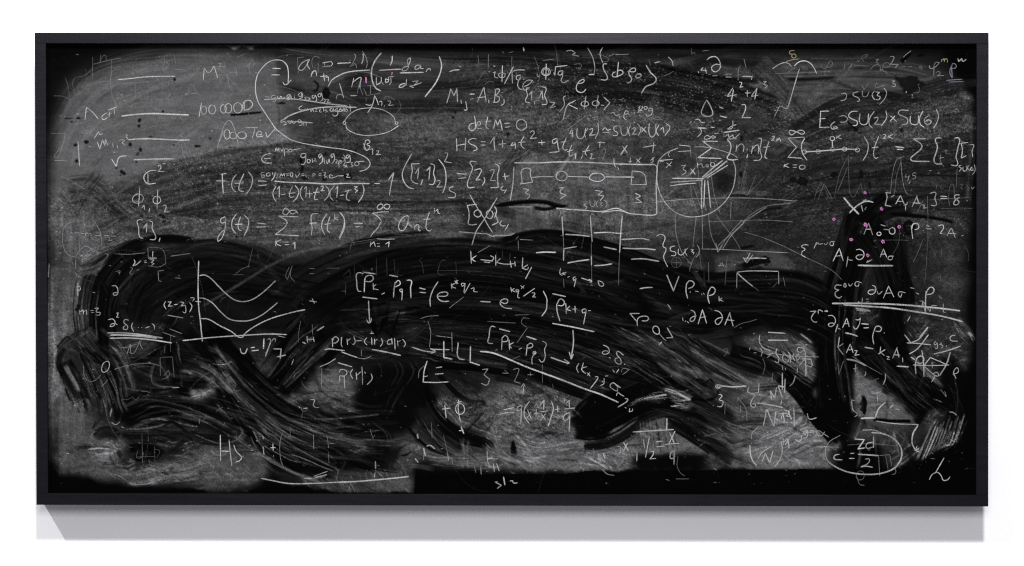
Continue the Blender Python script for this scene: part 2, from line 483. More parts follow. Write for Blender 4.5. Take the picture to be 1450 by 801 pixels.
wipe('1095 230 1150 195 1230 175 1310 165 1372 160', 40, 46, .7, .5, 6, 14)
wipe('1080 300 1140 260 1230 235 1310 225 1375 215', 60, 38, .6, .55, 8, 20)
wipe('1060 320 1150 300 1260 290 1370 280', 40, 34, .6, .6, 6, 20)
wipe('1100 260 1200 252 1300 248 1370 250', 5, 12, .55, .6, 2, 12)
wipe('1110 283 1200 276 1290 276', 5, 10, .55, .6, 2, 12)
wipe('1150 268 1250 264 1360 268', 4, 12, .45, .6, 2, 12)
speck('1120 160 1250 150 1370 120 1375 220 1200 215 1100 225', .075, 85)
speck('1090 225 1375 215 1375 340 1260 330 1080 330', .04, 60)
wipe('1374 130 1378 170 1376 220 1370 290', 12, 74, .7, .9, 4, 12, .9)
poly('1362 128 1380 124 1381 160 1370 190 1362 170', 92, .55, 4, .9, 5)
speck('1350 120 1382 120 1382 220 1350 220', .12, 80, 5)
# edges kept dark
poly('62 56 205 56 150 82 110 108 85 140 70 190 62 250', 11, .85, 9, .4, 6)
poly('1330 56 1388 56 1388 400 1376 330 1380 200 1376 135 1352 105', 4, .9, 4, .4, 3)
poly('1388 330 1376 330 1372 430 1375 520 1345 560 1340 600 1335 640 1300 655 1240 675 1388 705', 4, .95, 6, .4, 6)
poly('60 56 1388 56 1388 63 900 70 500 67 205 63 62 80', 9, .9, 3, .4, 2)

for i in range(260):
    x = random.uniform(80, 1330); y = random.uniform(80, 335)
    if x < 400 and y < 235: continue
    g = D[int(y) - DY0, int(x) - DX0]
    th = random.choice([-.12, -.35, .05, .18, -.6]) + random.uniform(-.12, .12); L_ = random.uniform(25, 130)
    c_ = random.uniform(-.25, .35)
    wipe([(x + L_ * t * math.cos(th + c_ * t), y + L_ * t * math.sin(th + c_ * t)) for t in (0, .25, .5, .75, 1)], random.uniform(2, 16), g * random.choice([.7, .82, 1.2, 1.3]), random.uniform(.3, .6), .5, 2.5, 20, .5, sub=.4)
# --- region between and under the writing in the middle (vertical grain)
wipe('700 255 720 235 740 205', 26, 50, .5, .7, 6, 12)
wipe('835 345 920 352 990 348', 60, 60, .4, .4, 12, 24)
wipe('668 290 700 300 740 310', 40, 52, .6, .4, 8, 14)
poly('650 285 690 300 700 335 662 345', 26, .7, 5, .4, 4)
poly('1012 362 1060 356 1100 352 1128 378 1120 398 1090 396 1042 410 1014 402', 68, .9, 2, .25, 2)
poly('940 368 995 372 998 392 960 388', 62, .6, 5, .4, 5)
speck('930 100 1050 120 1110 330 940 300', .03, 60)
speck('1075 250 1180 255 1190 340 1080 330', .06, 75)

# --- wet black wipes: the long-backed shape across the middle
wipe('120 480 116 430 122 392 146 362 180 346', 34, 60, .85, .9, 3, 10)
wipe('134 478 130 425 142 385 170 358 215 346', 26, 26, .9, 1.0, 3, 10)
wipe('112 372 140 356 165 348 184 339', 16, 104, .8, .8, 3, 6)
wipe('112 384 135 378 155 364', 18, 74, .7, .9, 3, 6)
wipe('158 490 150 440 160 398 190 366 240 354 280 362', 48, 11, .95, .7, 4, 14)
wipe('180 455 190 410 230 375 290 362 350 366 395 385', 46, 30, .8, .8, 5, 16)
wipe('185 475 205 420 250 395 320 390 390 400 460 395', 50, 22, .8, .9, 6, 20)
wipe('180 460 172 430 185 405 215 385', 14, 58, .6, .9, 4, 10)
wipe('200 350 270 352 330 345 370 350', 18, 66, .7, .5, 4, 14)
poly('178 392 205 362 262 350 330 350 392 372 445 398 505 398 505 470 300 485 168 476 160 430', 13, .62, 8, .6, 8)
for q in ('180 440 215 395 280 372 350 378 420 405', '210 450 260 410 330 400 420 420 480 430', '200 420 240 385 310 366 380 384'):
    wipe(q, random.uniform(18, 34), random.choice((30, 38, 10)), .45, .9, 8, 40, .7)
wipe('258 365 290 352 330 352 362 362 385 385 398 405 396 412 380 414', 8, 66, .7, .7, 2, 8)
wipe('265 362 310 348 350 356 380 378 392 400', 12, 30, .7, .6, 3, 8)
wipe('375 395 410 398 430 405 425 416 395 416 370 405', 6, 60, .6, .7, 2, 6)
wipe('345 385 390 378 420 392 434 408 420 418', 7, 46, .6, .7, 2, 6)
wipe('400 432 430 405 470 385 540 362 620 352', 60, 19, .95, .8, 4, 20)
wipe('440 440 500 405 570 378 650 368 740 378 830 400', 62, 11, .96, .7, 5, 24)
wipe('500 425 580 405 660 396 750 412 840 432 940 448', 66, 10, .95, .8, 6, 26)
wipe('700 352 770 336 840 348 900 368 960 392 1030 410 1110 406', 26, 12, .95, .7, 3, 18)
wipe('690 368 760 366 840 388 920 408 990 420', 30, 13, .9, .8, 4, 18)
wipe('735 358 790 352 830 362 868 384 830 378 780 372', 12, 56, .55, .6, 4, 14)
wipe('740 380 790 398 840 402 890 396', 6, 60, .5, .8, 2, 12)
wipe('710 385 760 392 830 402 860 404', 9, 48, .5, .8, 3, 12)
wipe('620 345 700 348 760 352', 6, 52, .5, .8, 2, 14)
wipe('540 470 640 462 740 478 830 500 920 525 990 540', 46, 20, .85, .9, 6, 24)
wipe('560 442 640 440 720 452 800 470 880 490', 22, 7, .95, .5, 4, 18)
wipe('730 465 800 480 860 506 920 520', 30, 44, .55, 1.0, 6, 20)
wipe('690 500 770 520 840 545 890 560', 44, 18, .8, .9, 6, 20)
wipe('600 500 680 508 740 525 800 540', 30, 18, .75, .8, 5, 16)
wipe('596 472 620 455 650 452 690 448', 6, 40, .6, .8, 2, 12)
wipe('840 410 900 440 960 450 1030 452', 44, 18, .85, 1.0, 6, 20)
wipe('905 415 930 430 955 444', 12, 58, .55, .7, 3, 8)
wipe('935 462 960 452 985 442', 9, 50, .6, .8, 3, 8)
wipe('890 400 900 420 890 450', 40, 12, .5, .6, 10, 12)
wipe('940 400 1010 412 1080 408 1140 415 1190 450 1240 500', 56, 10, .95, .7, 5, 22)
wipe('960 450 1030 446 1100 430 1160 440 1210 480', 46, 11, .92, .8, 6, 20)
wipe('1000 475 1040 468 1080 455 1110 448', 20, 36, .6, .9, 5, 14)
wipe('960 480 1010 510 1060 530 1120 545 1160 552', 40, 24, .8, 1.0, 6, 18)
wipe('970 495 1020 520 1075 548 1130 560', 9, 64, .6, .9, 3, 10)
wipe('990 480 1050 508 1110 530', 5, 66, .55, .9, 2, 10)
wipe('935 505 955 520 970 532', 20, 60, .6, .8, 4, 8)
wipe('968 515 985 526 992 535', 14, 74, .6, 1.0, 3, 6)
poly('1058 484 1090 470 1110 470 1118 485 1108 498 1080 492', 72, .75, 2, .4, 3)
wipe('1075 505 1100 508 1130 505', 30, 64, .5, .9, 6, 10)
wipe('1130 480 1148 492 1160 500', 18, 110, .55, 1.0, 4, 6)
wipe('860 560 900 540 930 530', 40, 14, .8, .8, 6, 14)

# --- right-hand legs of the shape
wipe('1225 300 1208 350 1192 410 1184 470 1184 530 1194 580 1206 620', 56, 13, .95, .9, 4, 12)
wipe('1218 330 1200 400 1192 470 1192 540', 30, 10, .8, 1.0, 4, 14)
wipe('1196 316 1188 380 1172 430', 10, 52, .55, 1.0, 3, 10)
wipe('1212 305 1245 350 1268 410 1272 470 1280 530', 50, 12, .95, .8, 4, 14)
wipe('1235 330 1265 390 1276 450', 9, 40, .5, 1.0, 3, 10)
wipe('1265 310 1276 350 1280 400 1276 440', 20, 16, .85, .8, 3, 10)
wipe('1205 310 1230 296 1258 276', 18, 8, .95, .6, 3, 6)
wipe('1225 318 1250 300 1290 290', 26, 10, .85, .8, 4, 8)
wipe('1235 300 1262 278', 5, 34, .6, .8, 2, 5)
wipe('1226 306 1255 284', 4, 30, .6, .8, 2, 5)
wipe('1205 322 1215 314 1222 320 1215 332', 9, 60, .6, .9, 2, 4)
wipe('1258 303 1300 306 1330 310 1354 315', 7, 5, .95, .3, 2, 6)
dab(1287, 323, 8, 12, 5)
poly('1220 440 1248 430 1245 460 1228 468 1214 455', 70, .55, 3, .8, 4)
wipe('1222 410 1226 395 1232 380', 10, 62, .4, .9, 3, 6)
wipe('1230 425 1238 410 1250 405', 12, 46, .5, .9, 3, 6)
wipe('1292 428 1300 440 1310 452 1300 470', 12, 84, .5, 1.0, 3, 6)
wipe('1298 450 1312 440 1330 438', 10, 64, .5, 1.0, 3, 6)
wipe('1215 460 1250 500 1300 550 1340 578', 54, 9, .95, .9, 4, 14)
wipe('1200 480 1225 500 1250 540', 20, 20, .6, .9, 5, 10)
wipe('1160 440 1200 460 1230 480', 36, 10, .9, .8, 5, 12)
wipe('1285 500 1310 520 1330 540', 8, 56, .5, .9, 3, 8)
wipe('1312 480 1322 500 1335 500', 30, 66, .5, .6, 6, 8)
wipe('1340 475 1358 470 1372 484', 11, 100, .6, .8, 3, 5)
wipe('1355 450 1372 468 1380 482', 9, 96, .6, .7, 3, 4)
wipe('1345 500 1362 520 1368 528', 12, 66, .5, .7, 4, 5)
poly('1338 510 1350 498 1368 540 1352 560 1336 545', 14, .6, 6, .4, 5)
wipe('1352 550 1358 575 1354 600', 9, 40, .5, .8, 3, 6)
for i in range(14):
    x = 1302 + i * 3.6 + random.uniform(-1, 1); t = random.uniform(0, 9)
    wipe([(x + 22, 588 + t - i * 0.6), (x + 8, 622 + t), (x - 6, 650 - i * 1.8 + t)], random.uniform(2, 4.5), random.choice([6, 50, 72, 92, 8, 64]), .8, .6, 1.2, 8, .4)
wipe('1308 600 1318 585 1330 578', 14, 60, .6, .9, 4, 6)
poly('1308 592 1330 580 1335 595 1320 606', 78, .45, 4, .8, 4)
# pale unwiped patch between the legs
poly('1210 545 1232 538 1262 560 1285 580 1270 590 1215 590', 86, .85, 2, .25, 2)
poly('1214 595 1290 598 1300 640 1270 665 1215 640', 44, .5, 6, .5, 5)
poly('1180 640 1210 618 1245 632 1236 660 1200 664', 8, .8, 6, .3, 5)
wipe('1248 635 1260 615 1268 608', 16, 66, .5, .7, 4, 6)
wipe('1262 612 1268 630 1266 640', 5, 82, .6, .6, 2, 4)
wipe('1278 610 1284 628 1276 636', 4, 78, .6, .6, 2, 4)
wipe('1240 645 1275 640 1300 625', 26, 52, .5, .9, 5, 8)
dab(1223, 574, 4.5, 12, 5); wipe('1236 594 1265 595 1290 597', 6, 3, 1, .2, 2, 4)

# --- left hind part: diagonal sweep down to the middle bottom
wipe('270 462 300 520 350 572 420 610 500 632 560 636', 74, 10, .96, .8, 5, 18)
wipe('300 560 350 600 410 640 470 664 520 672', 50, 20, .9, 1.0, 5, 16)
wipe('330 500 380 560 450 590 530 600', 40, 9, .95, .6, 4, 14)
wipe('240 500 270 520 300 560', 60, 16, .85, .9, 8, 14)
wipe('215 470 250 490 280 520', 50, 20, .75, 1.0, 8, 12)
wipe('300 532 340 560 362 585 392 610', 10, 52, .6, .9, 3, 10)
wipe('355 600 380 640 405 665', 14, 70, .6, 1.0, 3, 8)
wipe('340 592 350 606 340 622 310 625', 14, 56, .7, 1.0, 3, 8)
wipe('352 640 392 652 430 670 446 682', 4, 96, .6, .8, 2, 8)
wipe('395 600 430 620 470 628', 6, 66, .5, .9, 2, 8)
wipe('430 630 470 650 490 640', 16, 44, .6, 1.0, 4, 8)
wipe('450 660 475 668 488 655 478 640', 8, 56, .6, 1.0, 3, 8)
wipe('290 545 310 540 330 530', 22, 100, .5, 1.0, 4, 6)
wipe('318 530 336 545', 10, 64, .6, .8, 3, 5)
# steep dark strokes rising to the right
wipe('362 540 385 510 412 466 430 452', 18, 5, 1, .4, 2.5, 6)
wipe('380 548 410 512 446 468 475 450', 10, 44, .8, 1.0, 3, 6)
wipe('392 548 425 512 458 474 480 456', 18, 4, 1, .4, 2.5, 6)
wipe('405 556 440 520 475 482 492 470', 13, 48, .8, 1.0, 3, 6)
wipe('418 562 450 525 482 488 500 480', 15, 7, .95, .5, 3, 6)
wipe('455 505 470 488 485 480', 12, 60, .5, .9, 4, 6)
wipe('375 545 388 552 400 548', 5, 96, .7, .7, 2, 4)
wipe('342 545 362 540 372 530', 14, 84, .5, .9, 4, 6)
poly('352 525 372 505 395 498 385 525 370 542', 66, .6, 4, .5, 4)
poly('452 552 470 520 500 518 498 545 465 560', 84, .7, 3, .3, 3)
poly('430 562 480 555 510 562 500 580 450 578', 66, .8, 3, .5, 3)
wipe('430 562 460 556 500 558', 6, 90, .6, .5, 2, 8)
speck('430 560 515 560 510 584 440 582', .14, 90, 4)
wipe('438 468 470 462 520 450 560 455', 26, 26, .6, 1.0, 5, 12)
wipe('478 450 500 480 540 500 590 490 625 465 650 445', 9, 46, .6, .9, 3, 10)
for i in range(16):
    x = 495 + i * 6; wipe([(x, 470 - random.random() * 20), (x + random.uniform(-2, 8), 490), (x - 6, 505 + random.random() * 10)], random.uniform(3, 8), random.choice([10, 40, 56, 66]), .6, .8, 2, 6)
wipe('530 425 545 450 536 478', 26, 4, .95, .3, 6, 10)
wipe('548 430 552 455 545 480', 16, 6, .9, .4, 5, 8)
wipe('565 440 562 462 558 478', 8, 6, .9, .4, 3, 8)
poly('572 470 590 460 598 470 590 488 575 485', 66, .55, 4, .5, 4)
wipe('517 498 545 500 582 503', 5, 3, 1, .2, 1.5, 4)
wipe('510 510 530 516 560 508', 6, 62, .5, .7, 2, 6)
wipe('560 505 566 525 560 545', 6, 60, .5, .8, 2, 6)
for i in range(7): wipe([(556 + i * 9, 512), (562 + i * 9, 530), (550 + i * 9, 556)], 4, 40 + 6 * (i % 3), .55, .8, 1.5, 8)
# lower middle: dark haunch and paw sweeps
poly('505 560 540 530 600 535 612 560 590 590 560 615 520 625 495 600', 10, .9, 7, .5, 7)
wipe('545 565 552 580 546 596', 9, 52, .6, .9, 3, 6)
wipe('470 590 520 592 560 588 600 590', 14, 14, .9, .9, 3, 12)
wipe('470 600 510 602 548 598', 5, 58, .6, .9, 2, 10)
wipe('478 590 520 588 538 584', 4, 70, .6, .8, 1.5, 8)
wipe('465 612 520 612 560 615', 14, 14, .85, .9, 3, 10)
wipe('606 555 614 585 640 610 692 626', 26, 9, .98, .5, 3, 8, rim=20)
wipe('598 560 606 596 630 620 652 642', 24, 16, .9, .8, 4, 8)
wipe('625 590 660 612 694 620 700 632', 12, 14, .9, .6, 3, 6)
poly('590 610 605 605 640 640 650 648 612 640', 74, .75, 4, .4, 4)
wipe('577 605 596 628 622 642 650 648', 7, 5, 1, .3, 2, 6)
poly('668 590 684 572 690 590 680 612 662 608', 74, .7, 3, .3, 3)
wipe('662 610 676 594 684 584', 5, 8, 1, .3, 1.5, 4)
wipe('688 612 696 604', 4, 10, .9, .3, 1.5, 3)
poly('618 565 650 560 690 575 682 590 645 602 622 585', 58, .8, 3, .4, 4)
speck('615 562 690 565 680 600 620 590', .14, 100, 5)
poly('655 548 690 560 690 575 640 556', 62, .5, 5, .5, 4)
wipe('600 645 650 655 700 650 720 640', 18, 74, .6, .8, 5, 10)
for i in range(12):
    x = 655 + random.uniform(-30, 60); wipe([(x, 610 + random.random() * 20), (x + random.uniform(-10, 14), 640), (x + random.uniform(-5, 20), 660)], random.uniform(4, 9), random.choice([92, 70, 50, 100]), .45, .8, 2, 8)
wipe('724 620 728 645 734 668', 9, 7, .95, .4, 2.5, 5)
wipe('714 630 708 620', 9, 16, .8, .4, 3, 4)
wipe('692 622 700 640', 9, 14, .7, .4, 3, 4)
# mid grey field under the formula
poly('715 545 790 548 815 600 790 625 735 630 712 600', 74, .7, 6, .4, 6)
speck('715 540 800 545 800 630 735 635', .12, 80, 8)
speck('770 550 820 552 815 610 790 610', .10, 80, 6)
wipe('722 620 760 612 810 618 840 630', 26, 88, .5, .6, 6, 12)
wipe('730 640 780 630 830 636 880 640', 24, 92, .5, .7, 6, 14)
for i in range(14):
    x = 745 + random.uniform(-15, 60); wipe([(x, 655), (x + random.uniform(-4, 18), 638), (x + random.uniform(0, 26), 622)], random.uniform(3, 7), random.uniform(80, 112), .35, .8, 2, 6)
poly('850 625 900 622 905 655 860 670 835 660', 92, .55, 4, .5, 5)
speck('820 640 910 640 905 668 830 668', .14, 90, 5)
# black swoop and its rims
wipe('810 608 845 588 890 566 940 552 1000 552', 34, 7, 1, .6, 3, 6)
wipe('812 590 830 572 850 562', 16, 14, .9, 1.0, 3, 5)
wipe('816 586 826 572 840 562', 3, 56, .7, .6, 1, 4)
wipe('815 608 822 606 832 602', 3, 80, .7, .6, 1, 3)
wipe('815 616 850 610 890 590 930 572', 12, 8, 1, .5, 2, 5, rim=22)
wipe('826 632 860 628 895 610 920 590 960 582', 15, 20, .95, .8, 2.5, 4, rim=26)
wipe('838 642 870 636 900 618 925 602', 6, 60, .7, .6, 2, 5)
wipe('900 585 930 578 980 588 1020 610 1050 640', 26, 11, .95, .8, 3, 8)
wipe('905 588 930 584 955 588', 9, 58, .6, .7, 3, 8)
wipe('945 600 990 618 1020 640 1045 655', 20, 10, .9, .7, 4, 8)
wipe('960 560 1010 580 1050 610 1085 630', 20, 14, .92, .9, 3, 8)
wipe('985 580 1020 600 1070 628 1086 634', 7, 52, .7, .8, 2, 6)
wipe('1000 560 1040 582 1062 600', 22, 32, .6, .9, 4, 8)
poly('905 612 950 592 965 602 950 630 935 640 910 625', 80, .55, 5, .5, 5)
for i in range(9): wipe([(908 + i * 5, 595), (910 + i * 5.5, 615), (912 + i * 6, 640)], 3.5, random.choice([30, 92, 70, 100]), .5, .7, 1.5, 6)
poly('1025 605 1045 615 1060 640 1045 660 1030 640 1010 615', 84, .5, 5, .6, 5)
poly('1000 605 1035 600 1040 620 1012 625', 78, .4, 5, .7, 4)
wipe('1030 648 1060 650 1085 644', 8, 14, .9, .4, 3, 6)
poly('1030 655 1082 648 1110 640 1112 664 1040 664', 92, .8, 2, .25, 2)
poly('1065 600 1085 570 1120 556 1142 580 1150 610 1170 625 1195 640 1180 663 1082 663 1075 630', 90, .7, 6, .35, 6)
for i in range(5): wipe([(1100 + i * 3, 590 + i * 7), (1118 + i * 4, 566 + i), (1136 + i * 3, 580 + i * 4), (1134 + i * 4, 606 + i * 3)], 4, random.choice([60, 100, 104]), .45, .8, 1.5, 8)
wipe('1088 618 1110 610 1140 612', 6, 34, .6, .7, 2, 6)
wipe('1130 545 1150 575 1180 610 1190 622', 22, 13, .9, .8, 4, 8)
wipe('1170 600 1190 620 1202 640', 10, 14, .8, .7, 3, 6)
for i in range(10): wipe([(1130 + i * 6, 655), (1150 + i * 5, 640), (1172 + i * 3, 628 + i)], 3, random.uniform(80, 112), .4, .8, 1.2, 6)
# bright dry brush drag
wipe('896 566 920 562 950 558 962 556', 6, 128, .8, 1.1, 2, 6, .8)
wipe('905 570 940 564 975 560', 3, 104, .7, 1.0, 1, 6)
wipe('940 552 962 560 982 568', 13, 120, .8, 1.3, 2, 5, .9)
wipe('952 574 970 571 982 567', 4, 150, .8, .9, 1, 4)
wipe('955 576 975 574', 3, 150, .8, .8, 1, 3)
wipe('960 550 985 542 1004 552 1015 560 1018 556', 10, 5, .9, .5, 3, 5)
wipe('990 566 1005 566 1015 558 1020 550', 6, 3, 1, .3, 2, 4)
# --- left bottom scribbles
for pts in ('78 500 95 480 118 500 128 540', '92 492 110 472 135 500 150 545', '102 482 128 468 160 512 168 560', '128 478 150 500 175 545 178 590',
            '140 470 166 495 185 520', '150 510 172 560 170 600', '120 520 140 556 146 590', '100 530 120 560 128 585'):
    wipe(pts, random.uniform(10, 18), random.choice([16, 24, 34]), .8, 1.0, 3, 8)
    wipe(pts, random.uniform(3, 5), random.choice([60, 74]), .5, .9, 1.5, 8)
wipe('86 512 98 536 112 572', 17, 74, .9, .5, 3, 5)
wipe('96 510 108 538 124 574', 6, 20, .8, .5, 2, 5)
wipe('84 520 92 548 100 570', 5, 12, .8, .5, 2, 5)
wipe('116 550 128 576', 9, 82, .6, .6, 3, 4)
wipe('76 462 78 500 76 540', 6, 108, .6, .7, 2, 12)
poly('80 552 90 545 92 558 82 560', 110, .6, 2, .6, 3)
wipe('160 500 200 512 250 508 300 520', 34, 22, .85, .9, 6, 12)
wipe('185 535 220 525 260 540 300 540', 22, 16, .85, .9, 5, 10)
wipe('250 545 262 560 285 575 300 570', 20, 12, .8, .8, 5, 8)
wipe('255 530 258 548 275 552 290 552', 5, 72, .6, .7, 2, 5)
wipe('173 600 186 578 230 562 280 568 330 590 372 606', 34, 7, .97, .7, 3, 8)
wipe('182 572 215 560 270 566 320 580 370 592', 9, 60, .7, .9, 2, 8)
wipe('195 584 225 576 270 582 330 598', 5, 62, .7, .9, 1.5, 8)
wipe('188 606 215 598 240 602 256 596 285 598', 6, 84, .75, .8, 2, 6)
wipe('210 596 240 592 250 594', 4, 100, .8, .7, 1.5, 5)
wipe('200 612 240 608 268 606', 4, 88, .7, .7, 1.5, 6)
wipe('185 622 230 618 290 622 340 628', 18, 20, .85, 1.0, 4, 8)
poly('285 555 306 548 304 566 290 572 280 562', 110, .6, 2, .6, 3)
wipe('133 620 150 612 168 618', 20, 38, .8, .7, 3, 5)
wipe('126 640 150 640 168 636', 24, 108, .8, .8, 3, 5)
wipe('128 652 150 656 166 652', 8, 124, .7, 1.0, 2, 4)
wipe('165 620 185 640 210 655', 10, 60, .7, .9, 2, 6)
wipe('162 640 175 660 210 670 250 668 258 656', 22, 44, .85, .8, 3, 6)
wipe('190 640 220 650 248 645 262 632', 22, 16, .85, .8, 4, 6)
wipe('205 610 250 618 280 608', 30, 30, .6, .9, 6, 8)
wipe('250 612 272 622 278 640 262 650 250 640', 13, 40, .7, .9, 3, 5)
wipe('258 650 276 640 282 626', 8, 76, .5, .7, 3, 4)
wipe('184 684 205 686 236 674', 9, 112, .85, .8, 2, 4)
wipe('136 680 146 660 150 650', 8, 44, .7, .6, 3, 5)
wipe('185 690 240 680 280 665', 10, 56, .5, .6, 4, 6)
wipe('172 566 182 590 178 600', 6, 92, .6, .7, 2, 4); wipe('164 606 160 620 172 612', 5, 14, .9, .4, 2, 3)
# bottom strips
poly('60 652 70 655 82 672 104 680 120 676 150 684 190 690 280 690 300 697 345 697 370 686 420 684 470 690 590 697 590 706 60 706', 6, .95, 3, .5, 4)
poly('350 684 385 675 430 684 480 690 480 700 350 700', 8, .8, 4, .4, 4)
poly('484 690 585 672 586 695 484 695', 62, .75, 3, .35, 3)
poly('586 652 612 655 700 668 700 700 588 702', 14, .75, 6, .5, 5)
poly('588 672 795 671 835 664 870 668 905 666 1040 664 1388 663.5 1388 706 585 706', 5, .97, 1, .5, 1)
poly('893 645 950 643 1000 643 1006 664 893 668', 12, .9, 3, .6, 4)
speck('880 640 1010 645 1045 680 900 690', .10, 80, 5)
wipe('930 684 990 681 1046 679', 4, 84, .7, 1.0, 1.5, 8)
wipe('1010 660 1030 668 1045 676', 4, 54, .6, .8, 1.5, 4)
wipe('1022 660 1040 672', 12, 40, .5, .9, 3, 4); dab(1044, 676, 5, 6, 90, .5)
wipe('710 665 760 680 800 686', 3, 92, .7, .6, 1, 6); wipe('735 670 790 680 860 692', 1.8, 70, .7, .6, .8, 6); wipe('745 676 775 684 790 688', 7, 54, .5, 1.0, 2, 6)
wipe('720 664 770 674 830 684 900 690', 1.6, 80, .6, .6, .8, 8)
for x in range(72, 350, 9):
    if random.random() < .6: wipe([(x, 695), (x + random.uniform(2, 14), 694 + random.random() * 2)], 1.6, random.uniform(30, 90), .7, .5, .8, 2)
wipe('69 670 69 690 76 695', 2.5, 110, .7, .8, 1, 4)
wipe('140 688 156 689', 2.5, 90, .7, .8, 1, 4)

# --- lower half: wet brushing traced piece by piece (four areas, each with its own corner and scale)
def area(ox, oy, k):
    def pt(s): return [(ox + x / k, oy + y / k) for x, y in nums(s)]
    def w_(s, width, tone, a=.9, streak=.7, edge=1.6, ends=4, var=.45, **kw): wipe(pt(s), width / k, tone, a, streak, edge, ends, var, **kw)
    def p_(s, tone, a=.85, soft=1, mottle=.5, rough=2.0): poly(' '.join('%.1f %.1f' % q for q in pt(s)), tone, a, soft, mottle, rough)
    def p2(s, tone, a=.85, soft=1, mottle=.5, rough=2.0):
        p_(s, tone * (.9 if tone > 40 else 1), a * .9, soft + (2 if tone > 40 else 1), mottle, rough + 2)
        if tone < 40: return
        q = np.array(pt(s)); c = q.mean(0); th0 = random.uniform(-.5, .9); ar = 0.5 * abs(np.dot(q[:, 0], np.roll(q[:, 1], 1)) - np.dot(q[:, 1], np.roll(q[:, 0], 1)))
        for i in range(int(ar / 55)):
            j = random.randrange(len(q)); f = random.uniform(.0, .85); g = random.random() * .5
            x, y = c + (q[j] * (1 - g) + q[(j + 1) % len(q)] * g - c) * f
            th = th0 + random.uniform(-.35, .35); L_ = random.uniform(4, 14) * (ar / 1500) ** .3; cv = random.uniform(-.06, .06)
            wipe([(x + L_ * t * math.cos(th + cv * t * 9), y + L_ * t * math.sin(th + cv * t * 9)) for t in (-1, -.4, .3, 1)], random.uniform(1.2, 5), tone * random.choice((.5, .72, .85, 1.15, 1.25, 1.4)), random.uniform(.2, .6), .6, 1.2, 5, .5, sub=0)
    def fan(s, spread, n, tones, wid=(2.5, 8), a=.85):      # a bundle of stray streaks following a path
        base = np.array(pt(s)); d = base[-1] - base[0]; nn = np.array([-d[1], d[0]]) / (np.hypot(*d) + 1e-6)
        for i in range(int(n * 1.5)):
            f0 = random.uniform(0, .6); f1 = f0 + random.uniform(.2, .6)
            C_ = cr(base, 1.0); seg = C_[int(f0 * (len(C_) - 1)):int(min(1, f1) * (len(C_) - 1)) + 1]
            if len(seg) < 8: continue
            o = random.uniform(-.5, .5) * spread / k
            idx = np.linspace(0, len(seg) - 1, 5).astype(int)
            q = [tuple(seg[j] + nn * (o + random.uniform(-.03, .03) * spread / k)) for j in idx]
            tn = random.choice(tones); tn = tn * random.uniform(1.15, 1.75) if 20 < tn < 90 else tn
            wipe(q, random.uniform(*wid) / k, tn, random.uniform(.5, 1) * a, .8, .9, 8, .6, sub=0)
    return w_, p2, fan

w_, p_, fan = area(62, 430, 2.912)
for x, t in ((138, 22), (152, 66), (166, 26), (182, 62), (198, 34), (214, 66), (224, 24)):
    w_('%d -60 %d 40 %d 150' % (x + 14, x, x + 6), 9, t, .85)
w_('250 -80 240 60 250 200', 44, 7, .97, .6)
p_('285 110 300 190 340 218 400 215 450 175 490 125 520 80 430 80 330 95', 50, .9, 1, .4)
fan('300 200 380 190 500 90', 70, 12, (34, 66, 70), (2, 6))
w_('215 150 260 205 340 235 430 225 500 160', 26, 8, .97)
w_('205 135 230 175 300 205 335 215', 7, 64, .8); w_('290 185 320 205 335 212', 12, 52, .7)
w_('500 150 540 60 600 -10 700 -60', 40, 12, .85); fan('470 120 540 40 640 -20', 90, 14, (8, 34, 44, 52), (3, 9))
p_('320 240 470 225 560 240 560 390 420 385 320 370', 26, .85, 3, .7)
fan('300 260 420 240 500 250', 40, 12, (10, 44, 54, 12), (3, 8)); fan('320 330 440 350 560 345', 70, 16, (10, 44, 50, 8, 60), (3, 8))
w_('450 250 440 300 470 335 545 345', 13, 60, .8, .9); w_('470 235 465 290 490 320', 8, 48, .6)
w_('520 150 530 240 545 330', 50, 9, .85, .9); fan('500 150 520 240 560 330', 110, 20, (5, 30, 40, 8), (4, 12))
p_('575 265 610 255 622 310 590 325', 62, .75, 2, .9); p_('640 275 668 268 672 305 650 312', 54, .7, 2, .6); p_('505 290 530 280 535 312 512 318', 70, .6, 2, .9)
p_('560 330 620 330 700 345 600 352', 6, .95, 1)
p_('600 352 702 350 662 382 626 408 606 386', 112, .9, 1, .8, 1.5); fan('610 372 690 358', 40, 8, (70, 140), (2, 5))
p_('690 235 770 212 800 210 818 245 765 272 720 262', 84, .8, 2, .9); fan('700 250 800 230', 40, 8, (60, 120, 20), (2, 6))
w_('690 100 760 200 860 310 1000 440', 86, 5, .98, .5); w_('640 150 680 230 740 330 800 420', 44, 8, .95)
w_('715 322 745 345 780 372', 24, 66, .75, .8); w_('690 290 715 325', 10, 60, .7); w_('770 380 815 450 830 480', 8, 54, .7, .8)
p_('600 420 700 370 760 400 800 470 760 500 660 460', 10, .9, 3); fan('700 390 780 470 820 530', 60, 14, (44, 30, 6, 60), (3, 8))
